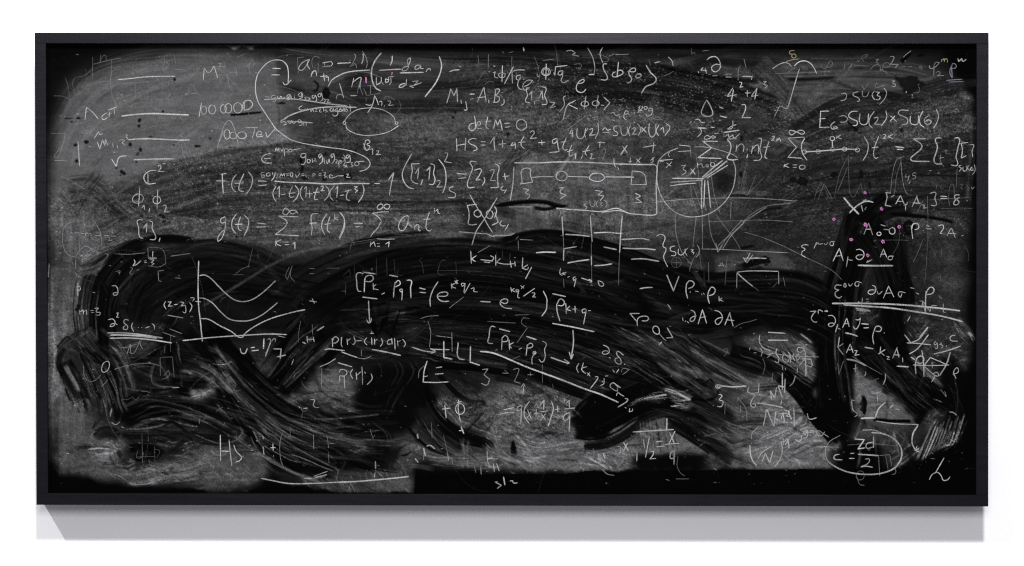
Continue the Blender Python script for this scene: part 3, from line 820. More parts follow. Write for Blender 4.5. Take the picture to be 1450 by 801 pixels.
# waves
p_('330 470 345 430 400 395 520 395 620 420 760 500 820 530 760 560 560 490 480 500 330 505', 14, .9, 3)
w_('330 425 400 400 520 412 650 455 800 535', 17, 56, .85, .9); w_('345 440 430 415 560 440 700 500 800 560', 7, 6, .95, .4)
w_('380 440 470 424 590 455 720 520 800 565', 13, 50, .85, .9); w_('335 470 400 445 480 455 560 480', 36, 3, 1, .3)
w_('470 450 530 452 580 480 640 500', 16, 6, .95); w_('460 445 510 470', 6, 34, .7)
w_('398 487 440 474 500 474 570 494 640 510', 10, 84, .9, .8, taper=.2); w_('400 490 440 500 500 500 520 492', 8, 3, 1, .3)
w_('330 514 400 516 460 510 512 494', 11, 78, .9, .8, taper=.2); fan('330 530 450 535 560 520', 30, 10, (8, 40, 56), (3, 7))
w_('320 540 420 545 540 540 640 540', 30, 20, .85, .9)
w_('620 540 720 575 790 565 822 530 805 500', 14, 56, .8, .9); w_('640 500 740 545 790 545 805 520', 10, 48, .7); w_('600 520 700 565 760 575', 8, 8, .9)
p_('330 560 560 550 580 660 460 690 330 670', 22, .8, 4, .8); w_('350 600 420 590 480 610 440 640 370 635', 36, 7, .95)
fan('330 570 450 565 560 590', 60, 14, (44, 12, 54), (3, 8))
w_('540 520 590 490 610 495 590 520 560 535', 9, 50, .7); w_('550 600 585 575 610 590 605 620 570 635 545 615', 20, 28, .8, .8); w_('575 580 620 570 632 585 620 600', 9, 84, .75, .7)
w_('285 610 310 665 380 700 480 705 575 690', 58, 48, .92, .6); w_('280 600 320 650 400 690', 7, 74, .7); w_('300 620 360 670 450 690 560 670', 8, 30, .7)
p_('195 550 230 522 290 520 310 545 300 560 215 560', 30, .9, 1, .6)
p_('180 590 200 565 270 562 310 570 330 590 280 600 260 655 210 640 185 620', 94, .92, 1, .6, 1.5); fan('185 605 240 600 290 590', 60, 14, (60, 130, 150, 80), (2, 6))
p_('230 660 275 640 280 662 260 665', 110, .7, 1, .6); w_('195 555 205 530 222 524', 8, 110, .8)
w_('260 570 290 540 320 560 350 600', 10, 60, .6, .9)
w_('345 738 400 742 450 730 510 706', 26, 104, .92, .8, taper=.25); fan('350 742 430 740 500 712', 22, 6, (60, 140), (2, 4))
w_('215 725 235 690 262 640', 14, 44, .75)
p_('570 640 620 600 720 590 830 590 890 650 905 700 880 725 700 742 540 735 560 690', 66, .85, 4, .35)
# left scribbles
p_('60 170 140 150 230 190 300 260 330 420 260 480 200 430 60 250', 34, .6, 5, .8)
for s in ('120 170 200 230 270 360 300 470', '160 180 240 260 300 380 320 440', '90 180 60 230 80 300', '200 200 290 290 315 400', '150 200 190 290 240 400', '220 300 250 380 270 450', '100 230 160 330 190 420'):
    w_(s, random.uniform(16, 30), random.choice((8, 14, 22)), .9, .8); fan(s, 40, 7, (50, 60, 8, 72), (2, 6))
w_('72 240 100 310 160 400', 46, 18, .7, .9, 6); w_('88 255 112 300 148 368', 25, 86, .95, .4, 2); w_('86 252 96 272', 16, 100, .6)
w_('68 260 70 320 120 410 150 455', 12, 10, .6, .9, 4); w_('130 405 142 430 150 452', 22, 84, .85); w_('175 385 190 410 204 440', 24, 62, .85); w_('160 380 170 430', 9, 8, .9)
w_('272 472 278 440 286 428', 6, 140, .9); w_('270 480 290 505 320 500 335 485', 4, 90, .8); w_('300 440 296 490', 12, 5, .95); w_('215 480 200 520', 12, 26, .8); w_('255 430 230 480 200 515', 9, 20, .8)
p_('0 640 20 650 60 710 130 715 170 735 330 745 345 757 420 755 520 735 560 730 640 770 830 772 880 745 960 735 1000 740 1000 800 0 800', 5, .97, 2, .4, 4)
p_('545 745 700 742 820 745 840 765 680 772 560 765', 52, .6, 3, .9, 4)

w_, p_, fan = area(380, 430, 2.912)
p_('240 0 990 0 990 150 700 330 420 330 260 250', 14, .75, 8, .6)
fan('260 60 600 40 990 60', 130, 40, (4, 4, 28, 36, 44), (3, 9)); fan('560 160 760 200 990 230', 160, 40, (4, 34, 48, 8, 26), (3, 10))
w_('560 25 760 45 990 75', 44, 4, .97, .4)
w_('740 205 860 240 990 260', 36, 50, .7, .9); w_('690 255 850 265 1000 290', 30, 6, .95, .5); p_('760 305 860 320 920 390 840 390 770 350', 40, .7, 4, .7)
w_('700 290 820 400 900 410', 26, 9, .8)
w_('320 70 400 135 500 172 600 140 690 40', 9, 48, .75, .8); w_('330 40 400 60 470 90', 9, 34, .6); w_('290 60 330 130 420 170', 8, 40, .6)
fan('300 130 440 190 580 160', 80, 24, (40, 56, 10, 24), (3, 8)); p_('560 110 600 80 630 100 610 150 570 160', 60, .6, 3, .5); p_('430 90 520 120 560 100 540 150 470 160', 44, .5, 4, .7)
w_('420 -20 425 60 447 142', 34, 3, 1, .3, taper=.5); w_('500 -10 480 60 452 132', 30, 3, 1, .3, taper=.5); w_('545 20 520 90 500 150', 18, 4, .95, .3, taper=.5); w_('470 0 470 60', 50, 4, .9)
w_('20 310 100 200 190 90', 40, 6, .97); w_('25 318 95 215 175 125', 12, 60, .9, 1.0); w_('55 345 130 255 190 190', 10, 80, .5, 1.0)
w_('0 335 90 245 230 120', 44, 3, 1, .3); w_('50 352 150 262 250 170', 16, 52, .9, 1.0); w_('58 385 160 290 280 185', 30, 8, .97, .6)
fan('20 310 120 210 230 110', 110, 16, (40, 56, 4, 80), (2, 5))
p_('60 400 130 350 200 280 225 235 250 320 385 312 400 345 300 366 150 405', 80, .9, 1, .3); w_('75 408 150 375 250 362 370 372', 14, 92, .7, .6)
p_('120 428 170 395 300 378 350 385 362 440 330 455 180 440', 58, .85, 2, .5)
w_('0 345 30 338 60 350 55 372 20 378', 26, 5, .95); w_('18 340 34 346 52 342', 8, 140, .9, .7); w_('8 366 28 376 56 372', 7, 120, .8, .7); w_('0 352 40 358', 6, 30, .8)
p_('360 330 470 250 640 270 700 380 640 470 560 525 470 520 360 440', 10, .92, 3, .5)
for i in range(9): w_('%d 235 %d 280 %d 340' % (450 + i * 22, 466 + i * 22, 440 + i * 21), random.uniform(6, 11), random.choice((38, 48, 56, 10)), .7, .8)
w_('500 455 525 400 565 335', 12, 46, .75, .9); w_('480 450 500 390 520 360', 10, 36, .6); p_('548 396 560 396 562 408 550 410', 110, .8, 1, .3)
p_('0 410 100 430 240 460 480 470 500 530 480 650 300 690 0 740', 12, .93, 3, .6)
w_('40 440 190 475 330 470 462 456', 11, 52, .9, .9); w_('0 425 180 485 330 490 490 488', 12, 5, .97, .4); w_('0 462 220 506 360 508 500 496', 9, 44, .8, .9)
fan('0 480 250 540 480 520', 120, 40, (5, 5, 44, 60, 34, 26), (3, 8)); fan('-100 450 80 560 300 650', 160, 50, (4, 4, 40, 56, 70, 30), (3, 9)); fan('380 480 470 560 480 640', 100, 16, (6, 36, 48), (3, 9))
w_('-60 470 60 560 200 640 300 690', 12, 70, .7, 1.0); w_('-120 560 0 640 150 720', 18, 66, .7, 1.0); w_('-100 520 20 630 140 700', 22, 5, .95)
w_('150 600 270 600 315 645 300 690 220 695', 12, 50, .8, .9); w_('170 620 250 625 280 655 250 680', 9, 40, .7)
p_('290 572 400 590 430 620 380 632 310 600', 70, .75, 1, 1.0); fan('290 580 360 600 430 625', 30, 12, (110, 130, 40, 8), (2, 6)); w_('420 600 450 590 500 585 540 575', 7, 60, .7, .9)
w_('440 580 470 600 460 650 440 665', 7, 56, .6); p_('475 590 540 590 545 640 520 657 485 655 468 630', 16, .95, 1, .5); w_('468 610 480 595 540 588', 4, 50, .7)
p_('300 690 420 680 560 660 600 670 604 770 560 775 300 782 240 770', 62, .9, 2, .35); p_('560 560 590 520 640 590 700 625 640 645 600 640 560 620', 72, .85, 2, .4)
w_('290 625 370 660 430 690', 34, 4, 1, .4, taper=.35); w_('380 668 460 688 546 699', 8, 3, 1, .3, taper=.3); w_('540 628 570 622 597 604', 12, 5, 1, .3, taper=.4); w_('530 598 555 590 575 576', 9, 6, .95, .3, taper=.4)
w_('140 722 190 720 240 708', 10, 130, .7, 1.0); p_('245 700 300 700 300 735 250 735', 58, .7, 2, .5)
p_('600 440 660 420 720 540 800 600 780 640 700 610 640 560', 28, .9, 3, .6); fan('620 440 680 540 780 620', 80, 18, (10, 40, 50, 20), (3, 8))
p_('690 400 760 385 880 395 905 440 870 525 780 505 715 460', 58, .85, 2, .45); p_('840 500 880 450 920 440 960 560 930 590 860 560', 70, .7, 3, .6)
w_('645 335 665 400 720 475 800 535 905 575 925 600', 34, 7, 1, .5, rim=16); w_('650 400 700 480 780 550', 10, 34, .7, .9)
w_('575 508 620 560 680 605 760 632', 14, 4, 1, .3); w_('590 540 640 590 700 620', 6, 70, .6)
w_('815 525 850 490 890 445', 9, 5, .95, .3); w_('893 530 930 485', 8, 8, .95, .3); w_('800 510 870 430', 7, 78, .6)
fan('640 650 800 655 960 640', 70, 26, (60, 80, 96, 34), (3, 8)); fan('900 560 940 610 990 680', 90, 20, (80, 100, 24), (3, 8))
p_('604 660 700 665 990 690 990 800 606 800', 12, .9, 3, .5); p_('606 692 1000 690 1000 800 606 800', 4, 1, 1, .4, 1); w_('610 745 720 760 850 775', 5, 50, .6, .9)
p_('586 690 606 688 606 780 590 782', 30, .6, 2, .8, 2)

w_, p_, fan = area(700, 430, 2.912)
fan('-60 40 300 90 620 200', 190, 60, (4, 4, 5, 30, 44, 54, 36), (3, 10)); fan('-60 150 200 210 500 330', 160, 50, (4, 5, 34, 46, 28), (3, 10)); fan('450 110 620 210 800 330', 170, 46, (4, 6, 44, 60, 36), (3, 9))
fan('700 150 820 250 990 340', 200, 40, (5, 8, 44, 62, 36), (3, 8)); w_('640 200 720 280 800 340', 34, 56, .5, 1.1); w_('780 170 880 240 1000 320', 10, 66, .6, 1.0)
p_('590 10 640 -10 660 30 560 100 530 80', 5, .9, 2); p_('620 85 680 90 730 130 720 165 690 155 640 110', 3, .98, 1); w_('690 80 760 50 830 30', 14, 46, .7)
w_('340 120 460 170 560 230', 22, 42, .6, 1.0); w_('90 260 240 330 380 380', 40, 8, .85); w_('0 300 120 330 240 400', 34, 12, .8); w_('80 330 200 390 330 430', 20, 22, .6)
p_('45 340 150 335 260 400 300 430 330 520 375 560 365 640 280 700 100 690 0 680 0 560 55 545 60 440', 78, .85, 3, .45)
p_('150 330 250 380 320 420 330 480 250 410', 30, .7, 5, .7); p_('200 470 300 530 330 570 220 560 120 560 100 480', 46, .45, 8, .7); p_('110 480 180 500 190 550 130 545', 92, .4, 5, .6)
fan('60 560 180 600 360 580', 60, 24, (60, 96, 104, 84), (3, 9)); fan('80 680 200 620 300 590', 80, 24, (60, 96, 110), (3, 8)); p_('370 610 560 580 580 660 560 690 400 690 300 720 360 640', 92, .85, 2, .4)
w_('75 560 80 620 85 685', 28, 7, .97, .4, taper=.3); w_('0 650 60 690', 22, 10, .8)
# swoop
p_('325 500 345 430 400 380 520 350 700 360 830 380 820 430 640 430 520 500 440 560 340 545', 6, .97, 1, .4)
for s, t, w in (('335 480 360 420 400 390', 34, 5), ('330 510 380 440 450 400', 40, 4), ('345 520 420 470 520 430', 22, 6), ('360 540 470 490 560 440', 26, 6), ('335 500 350 505 372 503', 84, 8), ('345 515 365 520', 50, 5)): w_(s, w, t, .85)
w_('335 552 400 560 480 540 580 480 660 446', 13, 3, 1, .3); w_('372 590 470 578 570 520 640 470 720 452 800 490 900 570 985 640', 40, 19, .97, .8, 2, 3, rim=16); w_('372 575 374 606', 11, 4, 1, .3)
w_('366 608 450 608 540 566 640 490', 7, 52, .9, .5); w_('350 555 360 572 440 560 540 505 600 472', 5, 46, .8, .5)
w_('640 436 740 450 860 520 985 615', 18, 36, .8, 1.0); w_('700 480 800 540 900 610', 40, 9, .9, .8); w_('740 500 860 590 940 640', 5, 46, .7); w_('830 450 920 510 1010 580', 44, 10, .9, .8); w_('860 500 940 560 1000 610', 6, 50, .6)
p_('640 480 690 465 720 490 700 560 640 600 560 590 600 520', 74, .8, 2, .4)
for i in range(8): w_('%d 480 %d 540 %d 610' % (600 + i * 13, 606 + i * 14, 612 + i * 15), 9, random.choice((30, 90, 66, 100)), .6)
p_('860 480 900 490 1000 560 1000 600 930 560', 72, .8, 2, .6); p_('900 500 960 510 980 560 930 545', 96, .5, 3, .9); p_('780 560 840 590 900 640 830 620', 62, .7, 2, .5)
# dry white drag
p_('525 432 560 408 640 382 700 372 705 400 620 396 560 420', 60, .8, 1, 1.2); fan('540 415 640 385 720 372', 26, 16, (150, 120, 6, 90), (2, 5), .95)
p_('695 350 760 345 810 360 825 420 790 430 740 400', 66, .85, 1, 1.2); fan('700 360 760 380 820 410', 56, 22, (150, 110, 8, 40, 130), (2, 6), .95); fan('720 424 770 420 818 414', 26, 10, (170, 150, 6), (2, 5), .95)
w_('760 330 840 345 890 320 905 350', 26, 4, .97); w_('830 395 880 398 915 385 930 360', 12, 3, 1, .3, taper=.3); fan('800 330 860 350 910 330', 60, 12, (44, 5, 60), (2, 5))
p_('590 622 700 616 800 625 870 622 870 692 590 692', 9, .92, 2, .5); p_('860 640 900 620 980 640 1000 690 880 690', 40, .6, 4, .8)
p_('-10 690 270 690 300 715 380 690 500 690 590 695 880 692 1000 684 1000 800 -10 800', 4, .99, 1, .4, 2); fan('600 740 760 740 1000 720', 30, 12, (60, 90, 30), (2, 5)); w_('60 690 150 730 240 748', 8, 80, .8, 1.0); w_('80 700 160 720 300 738', 3, 90, .8); w_('70 688 250 712 500 745', 2.4, 70, .8)
p_('275 700 330 690 350 712 290 728', 50, .7, 2, .6)

w_, p_, fan = area(1040, 430, 2.911)
p_('690 20 800 20 905 60 985 140 960 270 905 215 850 290 850 350 780 320 715 240', 52, .85, 3, .5); fan('700 40 760 120 820 60', 90, 20, (30, 70, 90, 20), (3, 9)); fan('900 60 950 130 985 160', 40, 8, (84, 100), (3, 7)); w_('960 115 978 135 988 158', 15, 104, .8, .5)
p_('850 230 905 205 952 290 925 460 880 440 850 360', 8, .85, 3); w_('905 300 920 380 912 460', 10, 46, .7); w_('880 380 900 430', 6, 66, .6)
p_('20 150 120 108 240 122 325 165 328 320 200 300 140 220', 72, .88, 2, .5); fan('150 160 240 230 320 310', 150, 30, (30, 90, 50, 110), (3, 8)); w_('270 120 300 145 322 165', 14, 120, .6, .9)
fan('0 60 150 20 320 110', 160, 40, (3, 3, 5, 30, 40), (3, 9)); p_('-40 -40 180 -60 330 40 330 160 200 110 100 100 0 130', 7, .85, 4)
w_('-20 190 120 235 330 360', 60, 9, .93, .9); fan('-20 170 150 240 330 340', 130, 30, (4, 40, 56, 70), (3, 8))
p_('0 330 100 300 250 330 330 470 330 560 420 600 385 660 340 690 0 690', 88, .85, 3, .35)
fan('0 640 150 600 330 520', 150, 40, (60, 100, 112, 80), (3, 9)); p_('0 380 60 370 110 480 60 500 0 450', 50, .6, 4, .8)
for s in ('200 420 250 390 285 430 280 490 240 510', '180 440 240 380 300 430 300 500'): w_(s, 14, 60, .6, .9); w_(s, 4, 108, .7)
w_('190 290 270 370 340 470 420 560', 66, 7, .96, .8); w_('340 470 390 540 430 575', 24, 8, .9); w_('130 520 210 500 260 520', 12, 40, .6)
# two legs
p_('328 -40 490 -40 488 120 492 300 494 470 478 520 470 570 440 560 400 500 350 470 330 330', 6, .97, 1, .4, 2)
for i in range(26): x = random.uniform(335, 485); y = random.uniform(-80, 380); w_('%d %d %d %d %d %d' % (x, y, x + 2, y + 60, x + random.uniform(-3, 10), y + random.uniform(90, 190)), random.uniform(2, 6), random.choice((34, 48, 62, 26, 3)), .75)
p_('590 -60 690 -60 700 120 720 260 760 400 650 330 600 200', 6, .97, 1, .4, 2)
for i in range(20): x = random.uniform(600, 690); y = random.uniform(-90, 220); w_('%d %d %d %d %d %d' % (x, y, x + 10, y + 60, x + 34, y + 130), random.uniform(2, 6), random.choice((34, 48, 60, 3)), .75)
w_('440 180 560 290 680 390 780 490', 56, 5, .98, .6); w_('700 250 800 350 880 440', 66, 6, .96, .8); fan('680 250 780 360 880 440', 110, 24, (34, 46, 3, 56), (2, 6)); fan('460 190 580 300 760 470', 80, 18, (30, 40, 3), (2, 6)); w_('470 60 590 150 640 200', 40, 8, .85)
p_('500 20 590 20 600 90 560 110 505 60', 54, .75, 2, .9); fan('510 60 560 30 590 10', 70, 14, (90, 20, 70, 110), (3, 8)); p_('500 150 580 190 600 240 520 200', 40, .55, 3, .8)
p_('496 262 545 290 640 372 745 470 690 488 585 468 520 462 497 440', 88, .95, 1, .22, 1); w_('495 330 600 334', 4, 60, .6); w_('580 300 582 450', 8, 76, .5)
dab(1223, 574, 4.5, 12, 4, 1); w_('575 478 640 484 728 484', 15, 2, 1, .2, 1, 2); w_('478 400 490 450', 16, 60, .6); w_('500 340 520 300', 5, 60, .5)
p_('490 480 570 500 640 520 650 560 600 560 500 560', 50, .8, 3, .5); p_('500 500 560 500 540 560 500 550', 84, .6, 4, .3)
p_('370 640 440 585 520 570 590 590 640 640 640 700 420 690', 6, .95, 2, .4); p_('640 690 610 620 650 560 730 540 760 600 690 660', 50, .8, 3, .6); fan('620 670 690 620 760 570', 70, 14, (30, 70, 84), (3, 8)); w_('660 520 700 560 680 600', 10, 70, .6, .6); w_('640 530 660 600 650 640', 8, 64, .6)
p_('765 480 800 440 860 440 880 470 830 510 790 510', 66, .7, 2, .9); fan('800 500 840 440', 60, 14, (110, 20, 90, 4), (2, 6), .9)
for i in range(22):
    x = 762 + i * 6.6 + random.uniform(-3, 3); w_('%d %d %d %d %d %d' % (x + 60, 470 + random.uniform(0, 30) - i, x + 22, 570, x - 4, 655 - i * 5 + random.uniform(-8, 8)), random.uniform(4, 9), random.choice((3, 110, 76, 130, 3, 96)), .95, .6)
p_('-10 683 385 683 480 700 650 700 740 650 760 660 900 600 1010 480 1010 800 -10 800', 3, .98, 2, .3, 2)
for i in range(8):
    x = 770 + i * 17; w_('%d 520 %d 590 %d %d' % (x + 55, x + 18, x - 4, 652 - i * 13), random.uniform(3, 7), random.choice((120, 84, 140)), .95, .6)

# pale cloth streaks inside the black back, legs and sweeps
w_, p_, fan = area(0, 0, 1)
for s, sp, n in (('430 425 510 395 590 375 680 372 770 385 860 408 950 430', 60, 60), ('480 440 600 412 700 414 800 430 900 450 1000 455', 60, 60), ('700 350 780 342 860 358 950 390 1040 412 1130 412', 36, 40),
                 ('960 415 1050 418 1130 418 1190 450 1240 495', 50, 40), ('150 480 142 425 165 385 205 358 260 350', 56, 40), ('190 460 200 410 250 380 320 372 400 395', 70, 46), ('220 440 260 410 330 395 420 410 470 420', 60, 36),
                 ('560 470 680 465 780 490 880 520 980 545', 70, 60), ('1000 450 1080 440 1150 450 1200 480', 46, 30)):
    fan(s, sp, int(n * .55), (3, 4, 5, 5, 22, 30, 40), (1.2, 5), .5)
for i in range(150):
    x, y = random.uniform(150, 1330), random.uniform(345, 660); th = random.uniform(-.3, .9) if x < 1160 else random.uniform(1.1, 1.9)
    q = [(x + r * math.cos(th + r * .004), y + r * math.sin(th + r * .004)) for r in (0, 12, 26, 42)]
    wipe(q, random.uniform(1.5, 9), D[min(DH - 1, int(y) - DY0), int(x) - DX0] * random.choice((.5, .7, 1.4, 1.8)) + 4, random.uniform(.3, .65), .8, 1.5, 10, .6, sub=0)

for i in range(110):     # half-dry cloth passes that drag one tone over the next
    x, y = random.uniform(110, 1300), random.uniform(470, 655); g0 = D[int(y) - DY0, int(x) - DX0]
    th = random.uniform(-.2, .8) if x < 1150 else random.uniform(.5, 1.7); cv = random.uniform(-.4, .4); L_ = random.uniform(25, 80)
    q = [(x + L_ * t * math.cos(th + cv * t), y + L_ * t * math.sin(th + cv * t)) for t in (-.5, -.2, .1, .5)]
    wipe(q, random.uniform(5, 20), g0 * random.choice((.6, .85, 1)), random.uniform(.25, .55), 1.0, 3, 22, .8, sub=.6)
w_, p_, fan = area(700, 430, 2.912)
for s, w, t in (('560 412 600 398 650 386 715 374', 9, 150), ('600 402 660 392 720 388', 5, 120), ('700 352 760 372 812 398', 14, 130), ('722 362 780 362 808 352', 6, 110), ('735 402 780 398 815 392', 9, 165), ('725 424 770 420 816 414', 7, 185), ('745 412 790 408 812 404', 4, 150), ('770 380 800 385 820 382', 5, 150)):
    w_(s, w, t * 1.1, .95, 1.0, 1.0, 3, .7, sub=0)
for s, w, t in (('570 404 640 384 700 380', 3, 5), ('720 410 770 408 815 404', 3, 5), ('710 372 760 385 800 398', 3, 8)): w_(s, w, t, .9, .4, 1, 4)
w_, p_, fan = area(62, 430, 2.912)
for s, w, t in (('182 600 230 596 275 600', 9, 120), ('184 618 225 622 270 616', 10, 135), ('190 640 240 644 280 652', 7, 120), ('230 656 255 662 280 658', 6, 130), ('250 575 280 570 310 572', 5, 110), ('275 470 280 445 288 428', 5, 150), ('606 384 650 372 700 353', 9, 135), ('615 395 650 385', 7, 150), ('690 246 740 250 780 236', 8, 120),
                ('345 742 420 744 512 706', 8, 130), ('395 487 450 476 520 482', 6, 105), ('330 515 410 514 500 496', 5, 100), ('860 520 900 590 960 650', 9, 90), ('850 540 880 600 920 640', 6, 100), ('780 540 805 560 820 545', 6, 84)):
    w_(s, w, t, .85, 1.0, 1.0, 4, .7, sub=0)
w_, p_, fan = area(1040, 430, 2.911)
for i in range(9): w_('%d %d %d %d %d %d' % (830 + i * 11, 500 + i * 3, 800 + i * 12, 580, 770 + i * 13, 650 - i * 9), random.uniform(4, 8), random.choice((120, 150, 96)), .9, .9, 1, 5, .6, sub=0)
for s, w, t in (('962 118 978 135 988 156', 13, 120), ('880 330 905 380 912 450', 5, 90), ('790 500 800 470 810 450', 8, 110), ('820 500 835 470', 8, 120), ('815 392 840 400 860 410', 8, 140), ('268 122 300 145 322 165', 9, 130), ('250 190 290 240 300 300', 6, 120)): w_(s, w, t, .85, 1.0, 1, 4, .7, sub=0)

# grey kept low down at the left, and the sharp top of the black strip
w_, p_, fan = area(0, 0, 1)
p_('92 625 180 668 260 640 330 628 352 668 372 682 345 692 300 693 190 685 150 680 120 670 96 660', 74, .8, 3, .3)
p_('400 684 440 676 480 683 586 672 586 693 480 696 400 690', 66, .7, 3, .4); p_('300 655 345 640 365 665 350 684 300 688', 70, .6, 3, .3)
poly('62 655 74 668 84 678 104 684 124 680 152 688 192 693 284 693 300 698 345 698 372 690 420 687 480 697 590 699 590 706 60 706', 5, .95, 1, .4, 3)
p_('612 640 680 640 790 640 830 650 795 669 700 668 620 655', 82, .6, 3, .4); p_('1050 640 1185 640 1185 662 1050 662', 94, .5, 2, .3)
poly('588 671.5 795 671 835 666 870 669 1040 664.5 1180 664.5 1210 672 1388 672 1388 706 586 706', 4, .98, 0, .4, .6)
for s, sp, n in (('290 470 330 530 400 590 480 625 560 632', 70, 26), ('340 590 400 640 470 670', 60, 22), ('175 590 230 570 300 578 380 610', 44, 18), ('190 640 240 655 300 640', 60, 14), ('110 480 150 520 172 590', 70, 22), ('420 560 500 600 590 600', 60, 20),
                 ('440 620 510 630 560 640', 50, 16), ('600 560 640 610 700 640', 60, 16), ('230 500 300 520 340 560', 60, 16), ('365 540 410 490 450 455', 60, 14), ('920 480 1000 530 1080 575', 70, 22), ('950 580 1020 615 1080 640', 50, 18), ('1195 400 1190 500 1205 600', 50, 16), ('1240 470 1290 530 1340 580', 50, 18)):
    fan(s, sp, int(n * .5), (54, 66, 44, 84), (1.6, 8), .42)
for s in ('440 420 560 385 680 378 800 400 920 430', '480 440 620 410 760 425 900 455', '200 400 270 365 350 365 420 390', '180 450 240 400 330 390 440 415', '560 470 700 475 840 510', '960 425 1060 425 1150 440', '720 350 830 360 960 395'):
    for k in range(5):
        q = [(x + random.uniform(-14, 14), y + random.uniform(-18, 18)) for x, y in nums(s)]
        wipe(q, random.uniform(5, 22), random.choice((24, 32, 40, 5)), random.uniform(.2, .42), 1.1, 4, 60, .8, sub=0)

# straight pale finger drags
wipe('286 434 340 402 390 372 430 356 470 349', 5.5, 62, .8, .4, 1.8, 8, .3)
wipe('400 364 440 354 470 350 500 348', 9, 72, .6, .5, 3, 8)
wipe('490 348 560 336 640 330 720 332', 4, 76, .6, .5, 1.5, 10)
wipe('480 362 560 348 640 340', 12, 66, .4, .5, 4, 10)
wipe('690 336 712 332 730 330', 3, 110, .6, .5, 1, 5)
# black smear under the boxed chain
wipe('700 292 730 287 770 286 795 292 806 291', 8, 5, 1, .3, 1.8, 5, taper=.12)
wipe('755 294 775 296 790 292', 6, 6, 1, .3, 1.5, 4)
# finger-wide bar and squiggles of black
wipe('326 163 350 161 371 159', 4.6, 8, .95, .2, 1.2, 1.5)
wipe('444 114 450 120 448 127 442 130', 4.5, 8, .95, .2, 1.2, 2)
dab(462, 130, 5, 8, 8); dab(398, 146, 7, 2.2, 10); dab(351, 147, 2.5, 5, 40, .5)
wipe('425 224 427 235', 5, 8, .9, .2, 1.2, 1.5); wipe('428 234 427 246', 5, 8, .9, .2, 1.2, 1.5); wipe('398 249 412 249', 4, 14, .9, .2, 1.2, 1.5); dab(432, 252, 5, 3, 10); dab(493, 249, 6, 5, 8); dab(459, 252, 3, 4, 12)
wipe('1200 172 1216 186', 3.4, 6, .95, .2, 1, 1.5)
wipe('1276 88 1290 74', 7, 4, .95, .2, 1.5, 2)
wipe('1298 80 1310 77', 6, 5, .7, .2, 2, 2)
poly('1263 105 1275 110 1298 110 1310 121 1298 126 1296 133 1282 132 1272 122', 14, .75, 1, .6, 3)
wipe('1046 352 1070 348', 5, 10, .9, .3, 1.5, 3)
wipe('1050 378 1068 372 1088 366', 12, 9, .9, .7, 3, 4); dab(1085, 369, 5, 6, 5)
wipe('1040 384 1070 384 1090 396', 22, 20, .6, .8, 5, 6)
wipe('1060 380 1075 376 1090 372', 2.5, 74, .6, .5, 1, 4)
wipe('1028 278 1048 276 1060 278', 3.5, 6, .9, .3, 1.2, 3)
wipe('1075 300 1090 296 1110 294', 4, 6, .8, .4, 1.4, 3)
dab(1050, 196, 2.5, 4, 8); dab(1049, 246, 3, 4, 8); dab(1055, 187, 1.8, 1.8, 10); dab(1069, 189, 1.5, 1.5, 10)
poly('1010 248 1030 238 1042 262 1025 275 1012 268', 14, .6, 4, .5, 4)
for tx, ty, L in ((60, 60, [(1155, 322, 14, 16), (1053, 600, 14, 12), (848, 680, 18, 20), (842, 726, 16, 14), (240, 662, 45, 9), (318, 660, 26, 12), (258, 692, 14, 10)]),
                  (60, 180, [(385, 130, 22, 18), (290, 155, 18, 15), (300, 295, 16, 18), (765, 150, 18, 20), (855, 195, 16, 20), (830, 232, 15, 15), (818, 300, 12, 12),
                             (788, 303, 8, 10), (690, 385, 18, 20), (710, 402, 18, 18), (684, 420, 12, 10), (645, 355, 12, 10), (1147, 155, 12, 8), (1180, 162, 7, 8), (1203, 145, 7, 8), (1133, 190, 7, 6),
                             (1340, 165, 14, 14), (945, 80, 25, 8), (980, 45, 18, 4), (1025, 305, 25, 5), (960, 255, 14, 4), (862, 775, 15, 14), (1030, 768, 14, 14), (1058, 782, 16, 16)]),
                  (60, 300, [(1060, 80, 20, 12), (918, 518, 18, 14), (310, 530, 10, 6)]),
                  (270, 180, [(170, 98, 20, 10), (65, 165, 30, 12), (345, 175, 28, 6), (765, 48, 16, 6)]),
                  (270, 300, [(400, 215, 10, 16), (395, 165, 6, 6), (1220, 435, 16, 14), (1140, 468, 16, 14)]),
                  (690, 180, [(515, 560, 12, 6), (540, 565, 16, 10), (598, 550, 9, 8), (1195, 240, 18, 10), (180, 55, 16, 18)]),
                  (480, 60, [(1018, 610, 14, 14), (995, 655, 14, 14), (165, 455, 8, 8)]),
                  (1110, 60, [(1028, 768, 14, 18), (565, 770, 12, 12), (620, 762, 18, 16), (660, 785, 14, 14), (775, 540, 6, 6), (795, 575, 6, 6), (830, 556, 8, 6), (755, 562, 5, 5)]),
                  (1110, 180, [(440, 415, 28, 25), (80, 458, 28, 22), (165, 470, 45, 35), (672, 410, 20, 40), (750, 510, 14, 28)]),
                  (60, 420, [(315, 85, 18, 22), (300, 110, 18, 18), (690, 88, 24, 20)])):
    for x, y, rx, ry in L:
        dab(tx + x / 6.164, ty + y / 6.164, rx / 6.164, ry / 6.164, 9, .88)

